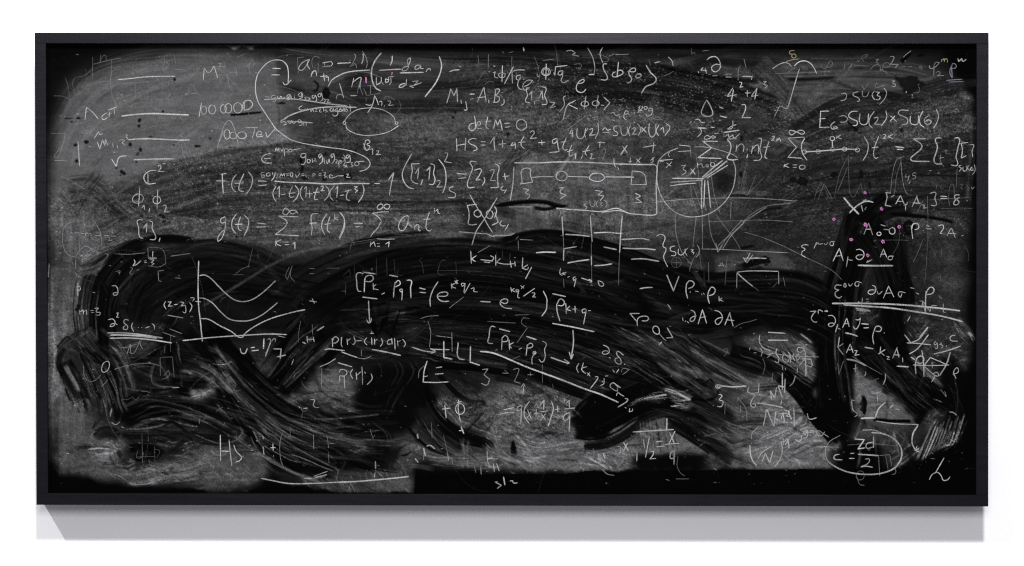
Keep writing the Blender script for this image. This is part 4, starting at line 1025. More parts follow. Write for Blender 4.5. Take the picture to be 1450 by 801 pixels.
# --- faint scratches and ghosts of rubbed-out writing everywhere
for i in range(620):
    x = random.uniform(80, 1370); y = random.uniform(75, 690)
    loc = D[int(y) - DY0, int(x) - DX0]
    k = random.random(); L = random.uniform(5, 22) if k < .85 else random.uniform(30, 90)
    th = random.uniform(0, 6.28); c = random.uniform(-.09, .09) if L < 23 else random.uniform(-.015, .015)
    pts = []
    for j in range(5):
        pts.append((x, y)); x += math.cos(th) * L / 4; y += math.sin(th) * L / 4; th += c * L / 4 + random.uniform(-.1, .1)
    wipe(pts, random.uniform(1.3, 1.9), loc + random.uniform(14, 46), random.uniform(.35, .8), .3, .8, 3, .5)
for i in range(900):            # stray crumbs and pinpricks
    x = random.uniform(75, 1372); y = random.uniform(75, 685)
    loc = D[int(y) - DY0, int(x) - DX0]
    x2 = x + random.uniform(-3, 3)
    wipe([(x, y), (x2, y + random.uniform(-1, 1))], random.uniform(.9, 1.6), loc + random.uniform(30, 110), .7, .2, .5, 0, .2)
tooth = 0.75 * (rng.random((DH, DW)) - .5) + 0.5 * vnoise(DH, DW, 2.2, 2.6) + 0.35 * vnoise(DH, DW, 5, 8)
dry = np.clip((D - 14) / 30, 0.35, 1)
SM = np.ones((DH, DW))
def smooth_zone(s, k, soft=10):
    P = np.array(nums(s)); ins = np.zeros((DH, DW), bool)
    for (ax, ay), (bx, by) in zip(P, np.roll(P, -1, 0)):
        if ay != by: ins ^= ((ay > YY) != (by > YY)) & (XX < (bx - ax) * (YY - ay) / (by - ay) + ax)
    M = blur1(blur1(ins.astype(float), soft, 0), soft, 1)
    SM[:] = SM * (1 - M) + k * M
smooth_zone('60 50 640 50 640 130 470 160 440 200 330 208 240 228 160 258 130 240 60 280', .28)
smooth_zone('640 50 1390 50 1390 100 1100 92 900 72 640 72', .4)
smooth_zone('1070 90 1340 90 1340 120 1240 158 1190 130 1130 160', .3)
smooth_zone('1010 355 1110 355 1120 400 1010 405', .3, 4)
smooth_zone('62 290 150 290 120 480 70 480', .75)
smooth_zone('1030 560 1200 560 1200 664 1030 664', .35)
smooth_zone('100 340 1200 400 1390 640 1390 705 60 705 60 600', .6, 20)
smooth_zone('420 555 515 555 515 585 420 585', 1.0, 5)
smooth_zone('615 550 830 545 830 610 700 630 640 600', 1.1, 8)
D *= 0.6 + 0.4 * np.clip((D - 3) / 20, 0, 1)
D *= 1 + 0.20 * np.clip((D - 30) / 40, 0, 1)
D *= 1 + 0.22 * np.clip((D - 38) / 30, 0, 1) * np.clip((YY - 440) / 60., 0, 1)
D *= 1 - 0.25 * np.clip((26 - D) / 12, 0, 1) * np.clip((YY - 350) / 40., 0, 1)
D *= 1 + SM * tooth * dry * (0.55 + 0.5 * np.clip(0.5 + 1.2 * fbm(DH, DW, 70, 140, 3), 0, 1.4))
D = np.clip(D, 2, 215)

ALBEDO = (np.where(D / 255 <= 0.04045, D / 255 / 12.92, ((D / 255 + 0.055) / 1.055) ** 2.4)) * ALB
xg = (np.arange(DW) + DX0).astype(float); yg = (np.arange(DH) + DY0).astype(float)
vx, vz = np.meshgrid(xg, yg)
co = np.empty((DH * DW, 3), np.float32)
co[:, 0] = X(vx, PANEL).ravel(); co[:, 1] = PANEL; co[:, 2] = (Z(vz, PANEL) - ORG[2]).ravel()
idx = np.arange(DH * DW).reshape(DH, DW)
fc = np.stack([idx[:-1, :-1], idx[1:, :-1], idx[1:, 1:], idx[:-1, 1:]], -1).reshape(-1, 4)
me = bpy.data.meshes.new('writing_panel')
me.vertices.add(len(co)); me.vertices.foreach_set('co', co.ravel())
me.loops.add(fc.size); me.loops.foreach_set('vertex_index', fc.ravel().astype(np.int32))
me.polygons.add(len(fc)); me.polygons.foreach_set('loop_start', np.arange(0, fc.size, 4, dtype=np.int32))
me.update(calc_edges=True)
att = me.attributes.new('dust', 'FLOAT', 'POINT'); att.data.foreach_set('value', ALBEDO.ravel().astype(np.float32))
me.materials.append(slate_mat)
panel = bpy.data.objects.new('writing_panel', me)
C.objects.link(panel); panel.parent = board

# ---------------------------------------------------------------- the chalk writing
# tile origins: strokes are given in sixths of a photo pixel from the corner of a tile
TS = {}
for r, (y0, sc) in zip('ABCDE', ((60, 6.164), (180, 6.164), (300, 6.164), (420, 6.164), (540, 5.0045))):
    for k, x0 in enumerate((60, 270, 480, 690, 900, 1110, 1220)):
        TS[r + str(k)] = (x0, y0, sc)
# one entry per piece of writing:  name | label | strokes.  ">A0" changes tile; "w" width, "d" cover, "o" ellipse, "p y v" coloured chalk
WRITING = r'''
chalk_line|long white chalk bar near the top left corner|>A0 w2.6 660 324 760 315 900 300 1155 294
chalk_formula|capital lambda with small C F T beside a thick bar|>A0 w2.6;384 565 378 620 372 672;384 565 440 610 490 668;w2;560 612 520 650 530 672 570 655;590 600 580 655;575 590 650 560;570 628 590 622;600 585 652 560;625 580 632 630;w2.4;598 620 606 622;w3.8 d1;692 642 790 630 950 620 1100 625 1280 632
chalk_drawing|faint ghost fraction rubbed out in the top left corner|>A0 w1.7 d.32;640 225 605 260 600 400 615 480 650 560;980 170 1030 260 1048 400 1040 480 1018 550;785 205 798 285;440 125 438 300;510 100 505 175;505 175 520 130 545 110 560 155;605 150 600 300;445 190 600 150 690 138;600 220 690 208;d.25 w2.4;600 335 480 350 340 395;640 365 780 352 930 342;w1.7 d.3;440 225 360 290 300 305 270 330 270 400 290 450 315 455 305 390 380 370 440 320 420 250;1040 145 1035 180 1060 170 1065 130 1040 145;1085 105 1090 195;1090 160 1140 155;1150 110 1165 190;1045 215 1080 170 1100 200 1080 230 1040 240;1045 210 1070 275;d.45 w2;1155 240 1200 232 1240 245;d.3 w1.6;1280 215 1320 185 1356 195 1374 220 1340 260 1300 300 1285 380 1265 460 1310 445 1374 455;430 490 460 500 430 525 462 540 440 560;640 430 680 460 650 490 690 480 700 440;740 460 735 500;740 470 770 450 775 495;810 360 815 490;815 450 850 440 860 500;920 430 915 500;w1.5;600 700 640 690 680 720 710 700 680 695 640 725 600 720 600 700;1000 300 1030 360;d.6;850 380 855 405;1100 350 1105 370;1095 475 1120 450;d.35 w2;100 465 180 470 240 500;330 770 380 795 430 770 420 730
chalk_formula|m with a tilde and small indices before a long arrow|>B0 w2.2;450 98 470 70 490 40 505 65 528 52;480 128 502 190;502 190 525 110 545 160 550 105 572 158;w2;612 140 620 178;650 155 660 185;668 115 700 108 715 115 695 135 722 150;720 68 745 66 730 85 746 95 735 108;w3.2 d1;748 108 900 100 1050 105 1230 112 1290 110;w1.8 d.6;1205 68 1235 108;d.4;1240 140 1260 190 1255 240
chalk_formula|square root tick followed by a short thick bar|>B0 w2.5;605 278 645 342 672 262 735 248;w3.2 d1;800 284 950 278 1150 275
chalk_line|lone upright chalk stroke near the left frame rail|>B0 w2.8;310 120 318 230 325 338;w1.8 d.3;270 200 258 340;280 190 265 230;270 255 330 258
chalk_drawing|faint loop and bars against the left frame rail|>B0 w1.8 d.42;75 52 200 55;200 60 160 210 125 268 105 250 130 215 180 150 200 60;w2 d.5;105 290 210 290;w1.4 d.4;160 430 240 460 370 540;250 490 300 495;w1.5 d.3;340 -20 380 30 430 20
chalk_formula|blackboard bold C squared above two phi letters|>B0 w2.4;995 375 940 380 890 420 890 460 920 492 990 488;922 400 922 502;w2.2;1008 345 1025 330 1035 350 1010 385 1070 385;1055 318 1075 318
chalk_formula|phi one and phi two above a bracketed number one|>B0 w2.2;840 582 795 605 788 640 820 662 865 650 880 610 840 582;850 520 840 690;868 702 888 680 892 720;938 705 930 740;1000 600 968 625 975 660 1010 665 1033 640 1020 610 1000 600;1008 545 1000 718;1050 690 1075 680 1080 700 1062 740 1115 738
chalk_drawing|dotted diagonal chalk trail beside a ghost fraction|>B0 w1.6 d.35;700 640 740 675;770 690 830 725;600 560 650 610;650 640 700 670;750 725 800 750;565 685 560 735;525 740 580 738;>C0;525 20 580 25;530 40 575 35 560 60 600 62;>B0 d.3;1120 330 1230 420
chalk_formula|number one in square brackets with subscript one|>C0 w2.4;880 70 832 72 840 140 845 205 855 222 880 230;928 75 960 90 958 140 985 235 938 240;882 140 912 100 908 178;w3;1028 225 1018 258
chalk_formula|nu equals one third inside a faint box|>C0 w2.2;800 415 808 440 790 468 815 462 860 425;888 428 910 425;890 442 912 440;965 342 962 395;922 402 998 402;935 415 975 418 950 440 975 450 950 468;w1.6 d.42;925 305 1050 330 1078 450 1020 478 920 470;920 310 925 400;d.5;630 365 760 368 900 355;w2;680 435 700 435;580 470 600 468;640 520 680 510;660 530 680 520 670 545;765 480 785 490 765 540 790 540;820 510 845 500;1120 385 1290 362;1010 515 1015 600;1010 515 1060 508;1015 600 1040 605;1160 575 1210 578
chalk_formula|faint m equals one half crossed by large brackets|>C0 w1.7 d.5;265 85 200 120 175 220 190 320 230 375 285 392;425 50 480 120 510 200 518 300;285 180 370 188;d.7;378 210 380 185 395 185 400 210;400 195 420 185 425 212;460 182 515 185;455 207 515 207;608 150 610 190;540 205 648 212;572 222 590 228 575 248 610 250;d.35;368 65 372 165;320 225 322 380;245 220 255 270;240 312 310 315
chalk_formula|m crossed by a curved bracket at the head of a wiped streak|>C0 w1.9 d.65;285 410 320 340 380 300 440 330;368 365 380 388 395 365 405 385 420 365 428 385;470 350 490 360 475 375;545 365 572 370 560 400;280 520 310 560 345 570;290 420 292 500;d.5;255 430 270 460
chalk_formula|small phi and lone partial sign left of the graph|>C0 w2;310 615 310 735;295 655 325 650 328 680 295 680;w2.2;605 645 640 645 660 690 650 722 618 720 625 705 655 705;w2.4 d.7;272 742 280 745;440 700 460 705;60 450 52 570
chalk_formula|m equals three beside dark vertical wipes|>D0 w2.1;322 115 330 158;330 130 355 115 360 155;360 130 385 115 388 160;420 122 445 118;425 138 450 136;455 100 490 98 470 130 505 140 495 160 465 158
chalk_formula|partial squared delta over four crowded underlines|>D0 w2.2;575 200 615 195 635 225 620 255 590 260 600 240 640 235 655 245;645 145 662 140 655 165 648 180 670 178;755 205 720 200 710 220 745 260 735 285 705 275 725 250;790 225 778 260 798 305;835 268 842 270;865 268 872 270;900 275 905 270 935 260;955 235 975 250 978 285;w3 d1;568 315 700 315 860 330 1050 360;w2.6;590 335 700 335 900 350 1000 362;w3.2;588 362 760 360 950 375 1130 403;w2.2;600 330 800 334 950 345
chalk_drawing|zigzag and loops below the crowded underlines|>D0 w1.9 d.55;738 500 768 412 778 495 800 490 850 390 860 430 878 455;d.8 w2;545 570 520 610 525 655 560 650 585 600 575 565 545 570;d.5 w1.7;360 600 370 700 420 740 480 715 510 680;515 780 545 755 570 725;d.45 w2;630 635 720 605 860 582 960 585 1025 602;630 635 650 622;d.36;1025 530 1135 525 1150 700;1028 530 1030 690;w3 d.24;980 590 955 680 960 750 1000 775 1100 785 1195 790;w2 d.4;1060 690 1100 640 1110 680 1080 710 1040 720;w1.6 d.4;1120 340 1118 480;1070 430 1068 490
chalk_formula|bracketed z minus z with an exponent left of the graph axis|>D0 w2.1;1075 40 1062 70 1080 108;1095 45 1125 45 1098 82 1135 80;1150 68 1180 66;1205 45 1235 50 1210 80 1245 75;1250 75 1245 140 1225 130;1285 50 1305 80 1285 135;1290 8 1325 15 1310 40;w2.4;>D1;40 40 90 45;>D0;w2 d.8;1090 160 1230 185;d.6;1110 280 1220 322;1050 310 1160 350
chalk_drawing|graph of three curves over a long horizontal axis|>C1 w2.9 d1;70 425 65 600 68 800 85 960 102 1130;>D1;-70 382 0 375 150 358 440 338 700 325 840 330;w2.7;>C1;75 555 120 550 170 575 240 645 300 705 380 765 460 782 540 762 620 710 740 600;>D1;75 10 120 15 190 55 260 130 340 195 440 212 520 205 620 160 700 100 757 52;90 190 150 195 250 250 350 300 445 355 475 320 560 258 700 190 850 145;w3.2;850 145 920 128 1000 112;w2 d.8;760 340 825 355
chalk_formula|bold nu equals one over seven below the graph|>D1 w2.8 d1;432 450 445 490 470 495 495 450;525 445 560 440;530 472 595 465;w3.2;640 365 635 455;w2.8;698 395 652 520;w2 d.8;670 375 690 365 700 390 720 370 735 365 740 395;w3 d1;722 455 790 455 780 545;750 525 832 508
chalk_formula|small H between two dashes on a dark stroke|>D1 w2.4;1015 345 1020 398;1015 372 1075 370;1070 350 1078 395;w3;975 395 1005 410;w3.6 d.8;1100 298 1165 258;w2.1;1060 15 1080 60;1035 35 1100 45;d.5 w1.5;960 210 940 340 940 400;1060 240 1065 330;d.7 w1.8;880 595 898 545
chalk_formula|rho of r prime over a long broken underline|>D1 w2.2;1235 360 1240 440;1235 390 1260 350 1290 370 1270 400 1240 405;1320 350 1315 420 1325 440;>D2;20 355 20 410;70 365 75 420;75 385 100 365;130 345 140 400 120 420;150 385 200 382;245 355 222 390 245 422;285 355 288 420;310 365 312 420;312 385 335 370;370 360 380 400 360 435;465 370 430 380 425 410 460 410;460 360 465 415;485 360 490 460;510 380 515 430;515 395 540 380;555 370 580 410 565 440;270 320 305 318;285 300 290 325;w3.4 d1;288 460 400 480 540 512;w3;-124 462 -94 455 50 470;w2.6;20 480 100 510 160 530;w2 d.7;165 535 230 540 285 515;d1 w2.4;>D1;1125 612 1200 580 1265 540
chalk_formula|barred rho of r prime below the broken underline|>D2 w2.6;-10 575 115 612;w2.2;5 660 10 640 55 640 70 665 45 690 5 690;45 690 50 800;5 690 8 750;120 630 100 670 120 715;150 660 155 725;150 690 190 655;200 610 205 690;w1.8 d.7;205 690 205 770;d1 w2.2;225 655 230 670;280 670 290 710 245 768;>D1 w1.8 d.5;1145 630 1142 790;>D2;195 460 196 520
chalk_formula|small figure two after dots on the speckled patch|>E1 w2.2;850 128 875 130 870 170 890 185 910 182;765 175 775 188;800 190 830 188;w1.4 d.45;790 220 788 260;780 180 800 215 830 190;300 0 320 20 305 60 355 65
chalk_formula|HS equals one plus at the lower left|>E1 w2.5;210 378 212 562;215 492 275 495;272 412 280 500 292 598;305 448 320 490 360 540 350 558 318 572;410 458 425 452;425 488 440 488;512 385 514 410;512 460 520 520;565 470 600 468;582 440 585 490;586 525 588 530;w1.7 d.45;650 360 632 440 640 560 655 600;965 380 978 470;980 435 1020 440;975 500 980 580;870 380 872 480;w1.8 d.4;705 330 708 400;60 260 62 300;180 210 230 180;240 290 235 310
chalk_line|long underline along the bottom edge at the left|>E1 w3 d1;500 686 580 702 690 722 860 722 1051 713;w3.5;1051 713 1150 710 1300 698 1450 684 1546 673;w3 d.8;800 685 850 688;880 680 965 660;w2;870 672 970 636;d.5 w1.6;>E2;80 700 75 750 55 780;80 720 115 780;70 710 90 712;75 745 80 780
chalk_drawing|faint lattice of ghost letters in the smudges at lower left|>E0 w1.5 d.3;705 370 710 580;675 490 670 540 700 540 720 500;795 460 798 590;670 535 800 530;800 480 830 490 810 540;560 130 610 125 640 110 660 128 690 100;140 80 170 130 220 145 270 120;755 550 758 580;w2 d.6;490 190 480 250;d.7;490 290 520 305 550 285;920 45 970 42;560 320 580 330
chalk_formula|M squared plus a faded term near the top|>A1 w2.2;110 325 118 222 155 262 205 205 235 310;d.55 w1.8;238 185 268 182 250 212 295 212;335 260 425 258;395 225 402 290;d.35;540 150 510 200 520 270 560 300;545 148 550 210;485 210 500 195;250 280 260 350 280 300;320 280 340 390 365 420;0 205 50 200 60 230 0 300;5 360 60 440;0 450 60 440;310 95 335 97;400 130 480 98
chalk_drawing|long looping arrow curling over and ending in a bracket curve|>A1 w2.3;850 350 853 270 840 200 800 160 745 152 690 165 630 215 585 280 565 370 570 450 590 520 640 600 700 690 745 755 800 800 870 845 940 870 1050 892 1200 915 1374 940 1474 975 1544 1015 1566 1060 1534 1105 1474 1125;w2.6;805 345 822 368 880 325
chalk_formula|equals sign inside the looping arrow|>A1 w2.6;715 225 785 228;700 283 778 282;w1.4 d.3;690 260 720 310 750 290
chalk_formula|one followed by a row of six round zeros|>A1 w2.2;95 525 72 652;o 115 590 22 38;o 188 585 30 40;o 286 580 26 38;o 328 575 30 42;o 412 570 36 46;470 520 466 590;455 592 465 520 515 505 540 540 510 580 465 592
chalk_formula|crossed out row of g letters above the words cancels against|>A1 w1.9;650 472 690 478;740 460 710 465 715 495 740 480 745 500 715 518;755 470 770 490 790 470 800 490 825 475;860 450 840 470 850 490 868 450 862 495 835 500;880 465 882 500;905 462 908 500;960 435 940 460 965 475 970 430 972 480 945 490;990 480 1010 478 995 500 1018 500;1020 480 1045 490 1025 505;1085 460 1060 465 1070 490 1090 460 1100 500 1085 520;1135 440 1110 460 1125 475 1140 440 1150 500 1130 515;1155 490 1175 500 1160 525 1150 520;1185 500 1205 500 1190 525 1225 522;w3 d.95;640 498 850 490 1000 505 1200 535 1366 552
chalk_word|handwritten words cancels against below a struck out line|>A1 w1.8;975 550 945 575 965 590 985 585;1000 575 995 590 1015 590 1020 575 1030 592;1045 575 1050 605 1065 580 1075 605;1105 580 1085 600 1110 603;1120 592 1135 580 1125 605 1145 605;1158 560 1162 605;1185 580 1170 590 1195 600 1175 610;1235 570 1215 590 1235 600 1245 575 1250 605;1275 575 1255 595 1275 600 1280 570 1280 630 1245 640 1240 625;1310 575 1290 600 1315 600 1320 575 1328 602;1342 580 1346 605;>A2;0 600 8 575 25 600;40 600 42 570 58 602;75 560 60 580 78 590 62 605;95 540 100 602;80 570 132 567
chalk_drawing|curved stroke enclosing a second crossed out row of g letters|>A1 w3.2;1450 566 1300 560 1100 572 950 605 850 645 812 672;w2;815 675 790 680 790 695 820 690 835 710 810 722;845 690 870 705 880 680 900 705 922 685;950 670 935 690 955 700 960 675 970 720 945 722;985 690 988 725;1005 690 1010 725;w2.4;840 685 950 692 1065 702
chalk_formula|one with three zeros before the letters TeV|>A1 w1.8 d.8;232 925 262 810 300 715 335 680 375 735 400 830 420 900;>B1 w2.2 d1;285 30 268 80 250 130;o 318 62 26 42;o 370 72 30 30;o 448 70 38 30;475 4 585 2;560 4 552 50 538 95;585 65 620 60 605 35 580 50 580 80 635 75;655 40 668 92 738 10;w1.4 d.4;745 40 750 140
chalk_formula|a with index n plus one starting the top formula|>A1 w2.4;1040 145 990 165 950 205 945 235 975 240 1005 205 1040 145;1022 165 1020 200 1042 235;1050 300 1062 250;1055 280 1085 245 1095 260 1100 292;1130 298 1190 290;1160 268 1168 335;1180 305 1198 300 1202 338;1150 178 1225 165;1150 210 1225 205;w1.8;1225 165 1238 185 1225 205;1165 180 1172 200;w2.8;1280 182 1320 180 1398 175;w1.6 d.4;930 130 940 270;930 135 990 125;1065 220 1060 150 1090 120 1125 135;1115 180 1110 270;w2.2 d.9;1298 355 1318 420 1335 485;d.6;1330 450 1280 460 1270 495
chalk_formula|n under a bar with a tiny pink stroke at the top|>A2 w1.9 d.55;130 100 145 110 115 190 95 210 120 200 140 185 155 220;d1 w2.8;210 95 212 140 198 185;d.6 w2;205 75 240 140 245 200 235 225;d1 w2.9;-94 385 -64 330 -4 290 62 262 150 248 270 240;w2.2;130 310 110 390;120 350 170 310 190 305 185 350 182 400;w2 d.35;160 255 250 262 330 290 370 310;w1.7 d.45;160 450 165 410 175 370 210 460;215 400 240 460;245 375 300 378;275 375 275 450;240 462 355 445;d.9 w2.4;100 465 160 462;p w3.4 d1;235 300 238 355
chalk_formula|large bracket holding one over u times d a over d z|>A2 w3.3;370 90 320 150 285 240 290 330 320 395 368 425;w2.7;465 115 462 165 445 200;350 243 420 238 545 232;w2.4;325 300 328 370 365 345 370 300;370 345 388 365;410 310 405 350 430 340 430 300;440 300 475 298;450 305 455 340 440 370;400 320 440 325;w2.2;625 130 600 150 605 220 580 245 550 248 560 220 600 205 620 165 625 130;710 195 670 205 665 230 690 230 715 200 715 225 738 227;760 255 775 232 795 230 800 248;w3;530 265 650 262 740 260;w2.4;590 320 585 380;580 355 535 370 522 390 550 390 582 365;640 340 690 335 650 375 615 380 655 395;650 375 720 350;w3.2;875 120 895 190 885 260 845 350 750 475;w2.8;965 255 1000 242 1055 237;p w2.8;465 258 458 285
chalk_drawing|flat ellipse with small rings at its ends between A and B|>A2 w2.2;45 690 80 640 150 590 240 572 330 575 420 605 480 655 492 695;o 48 702 12 12;o 503 703 12 12;62 715 65 745 120 785 200 808 300 808 430 780 522 725
chalk_formula|A with small indices above the flat ellipse|>A2 w2.3;310 460 300 520 285 560 250 612;310 465 330 500 345 545;232 538 270 548 285 540;w2;350 520 370 512 372 555;400 545 394 562;425 510 450 515 430 550 475 545;w1.5 d.3;390 500 410 470 490 500;520 500 540 560 500 620;240 480 235 520
chalk_formula|B with small indices below the flat ellipse|>B2 w2.1;235 110 225 150 220 185 250 200;225 120 255 110 270 130 245 150 268 165 262 190 232 205;215 140 235 200;275 195 290 188 292 225;298 220 292 240;325 208 345 205 342 222 322 240 366 236;w1.7 d.25;360 270 375 300 400 295 410 255 440 300;480 260 500 290 520 250 520 300
chalk_formula|epsilon with a row of small Greek indices|>B1 w2.3;705 228 650 240 620 275 640 305 710 312;640 275 700 270;w2;735 215 745 180 755 205 768 178 772 215;785 185 795 212 812 182;820 255 825 190 850 195 845 215 825 215;850 205 870 190 885 205 865 215 855 205;885 200 960 185
chalk_formula|row of four g letters inside the bracket curve|>B1 w2.2;1005 228 965 235 965 260 995 260 1005 230 1000 300 985 325 960 320;o 1030 295 14 16;1060 270 1065 310;1062 295 1085 290 1085 268;1085 295 1100 300;1140 230 1118 245 1125 270 1145 240 1148 300 1120 325;1162 265 1168 320;1180 290 1195 320 1208 275 1215 310;1250 228 1225 245 1232 268 1252 235 1255 285 1230 320;1262 280 1280 290 1265 310 1290 315;1295 350 1300 290 1320 300 1300 320;1320 260 1350 290 1330 340;>B2;40 240 55 270 40 300;20 290 0 310;90 240 65 250 70 275 95 245 95 300 60 310;40 325 75 350;70 325 45 355;100 305 120 308 105 320 125 335 105 345;150 300 135 320 160 335 175 310 150 300 222 296
chalk_word|the word say with small values of Greek indices on the fraction bar|>B1 w2.1;645 395 620 395 615 415 645 420 640 435 612 432;685 395 660 410 665 425 690 420 690 395 695 425;712 390 720 420;740 390 725 440 705 465;w1.8;775 435 790 405 800 425 815 402 820 430;830 408 855 405;832 425 860 420;o 880 412 12 18;915 410 925 440 955 400;965 408 990 406;968 420 995 418;1005 400 1008 442;1030 435 1025 445;1068 440 1070 405 1090 410 1072 425;1115 408 1140 406;1118 420 1142 418;1160 395 1180 400 1165 420 1185 430 1165 445;1195 435 1190 445;1240 425 1215 415 1215 440 1245 440 1290 420;1290 425 1335 420;>B2;5 428 35 425;60 410 85 408 65 438 100 436;>B1;d.9;890 425 885 440
chalk_formula|f of t equals a long fraction of three brackets|>B1 w2.4;262 410 312 402;275 405 278 480 285 580;220 468 312 468;400 410 370 450 358 510 375 550 398 565;465 405 425 500 425 550 465 560;385 490 465 485;505 390 538 440 530 510 485 585;w2.8;588 468 662 472;592 510 665 503;w3.2;730 470 850 480 1000 484 1200 495 1300 492 1374 488;>B2;0 490 130 490 268 492;>B1 w2.3;745 515 718 570 725 615 748 650;755 540 775 515 772 612;785 590 830 582;890 515 865 570 870 610 900 605;850 580 915 570;910 505 940 550 930 610 890 652;975 515 955 560 965 610 985 640;990 540 1010 515 1005 610;1010 580 1065 580;1035 550 1040 615;1110 525 1085 590 1085 630 1110 630;1070 570 1125 565;1135 520 1155 512 1155 530 1138 555 1168 552;1175 510 1205 545 1200 600 1165 640;1255 510 1218 560 1220 610 1245 640;1265 540 1285 512 1275 615;1305 595 1335 590;>B2;10 595 45 590;85 545 65 600 70 630 98 638;50 560 110 545;130 520 160 518 140 540 165 550 140 572;205 500 218 540 205 600 168 655;w2.8;310 490 358 492;w2.6;432 460 478 395 455 500 440 595
chalk_formula|bracket of two ones squared equal to a bracket of two twos|>B2 w2.4;635 232 575 340 552 410 570 480 610 525 655 538;705 318 632 320 640 380 630 450 650 480 690 495;665 405 698 352 685 450;730 455 715 505;765 380 795 345 785 460;795 318 830 330 825 400 838 460 820 500 785 495;w2.2;850 470 880 465 880 485 855 522 905 520;w2.6;870 278 920 350 935 440 925 520 905 575;w2.2;925 225 945 225 945 250 920 300 985 310;1000 520 965 530 965 550 1015 580 1015 605 950 615;w2.6;1028 405 1115 408;1040 448 1110 438;w2.4;1200 302 1145 302 1165 350 1140 430 1120 500 1130 525 1185 522;1180 375 1240 368 1230 410 1195 460 1235 458;1265 435 1272 470 1250 508;1315 378 1350 372 1340 420 1320 465 1370 465;>B3;70 318 100 340 90 420 95 525 25 528;w2.3;132 430 190 425;150 400 158 460;140 510 120 540 160 552;168 540 145 582
chalk_formula|g of t equals a sum of f of t to the k|>C1 w2.4;300 40 262 65 270 95 300 85 305 45 300 140 270 230 240 258 235 235 265 180 300 150;400 15 365 70 362 140 395 190;435 40 415 110 420 150 445 165;385 108 458 105;470 28 505 70 500 130 465 212;w2.8;580 95 652 105;572 132 658 128;w2.4;940 42 860 40 768 35 840 85 830 120 740 195 945 208;>B1;805 730 830 705 860 730 880 755 925 745 940 755;810 725 805 750 830 765 870 730 905 725 935 745;>C1;745 240 740 298;790 240 748 270 790 298;820 262 860 262;820 285 860 283;890 280 910 262 910 325;w2.5;1110 15 1060 20 1052 80 1060 140 1052 202;1035 98 1105 95;1190 15 1150 80 1145 140 1170 198;1215 40 1195 110 1195 160 1215 180;1168 108 1225 100;w2;1258 20 1250 78;1290 45 1258 55 1288 72;w2.5;1312 8 1340 60 1340 140 1298 235;>C2;5 0 45 60 40 130 0 228
chalk_formula|sum of a n t to the n equalling the g of t sum|>C2 w2.6;128 98 208 98;145 130 185 125;w2.4;>B2;435 738 360 740 295 750 350 790 370 815;>C2;370 78 345 130 280 205 278 220;>B2;335 710 340 685 370 670 400 705 420 715 440 700 440 680 410 672 390 690 360 715 335 710;>C2;w2.6;330 232 400 238 490 235;w2.2;278 260 272 305;278 285 305 260 318 302;330 275 355 275;332 300 358 298;405 280 438 260 432 308;w2.4;605 30 570 40 525 100 525 150 555 162 590 120 610 35 605 90 640 140;w2;655 110 662 158;660 130 690 110 700 165 715 162;w2.4;790 0 765 80 765 150 790 165 808 150;730 65 805 60;>B2 w2;835 705 830 752;840 735 862 715 868 752 880 755;w1.4 d.35 ;>C2;260 80 270 105;110 275 95 335;100 270 330 232
chalk_line|white cap line over the dark arch below the crossed bracket|>C2 w2.4 d.7;1050 172 1120 178 1200 185 1290 190;w2.8 d.85;1290 190 1340 210 1356 208;>C3;50 208 160 205 210 198 240 182;w2;0 195 50 215 65 222
chalk_formula|bracket of two zeros struck through by a large cross|>B2 w2.4;1205 672 1120 682 1135 740 1135 801;o 1210 752 32 30;o 1315 760 30 36;>C2;1135 60 1128 100 1150 112 1205 105;>B3;60 690 80 720 65 790;>C3;65 0 95 90 40 115;>B2 w2.6;1140 585 1200 690 1270 800;>C2;1270 60 1300 115 1340 178;>B3;88 612 20 720 -10 745;>C2;1356 -88 1270 60 1200 165 1160 290;w2.2;>C3;130 75 110 100 140 122 160 115;185 105 155 160
chalk_formula|M i j equals A i B j above the determinant|>A2 w2.3;940 528 960 465 975 405 1005 465 1028 402 1035 518;1065 500 1068 535;1105 510 1115 565 1115 588 1090 588;1140 450 1185 450;1145 495 1175 490;1205 525 1265 390 1285 520;1205 480 1280 475;1308 500 1308 530;>A3;75 405 60 520;75 405 105 410 85 450 60 460 105 480 95 515 50 522;12 500 10 525;145 490 145 530 115 552;>A2 w1.5 d.35;1215 110 1215 190 1195 205;1305 100 1300 220;1280 240 1230 310 1190 365;1010 170 1040 190 1060 165;1270 370 1300 345 1356 345
chalk_formula|det M equals zero|>A2 w2.3;1180 640 1190 680 1192 755;1190 700 1140 720 1140 760 1170 768 1195 735;1205 720 1235 715 1225 690 1205 710 1205 745 1245 750;1300 645 1285 740 1310 755;1270 690 1330 685;>A3;55 750 72 675 90 720 112 672 132 770;150 705 195 703;155 740 195 735;o 298 718 46 46
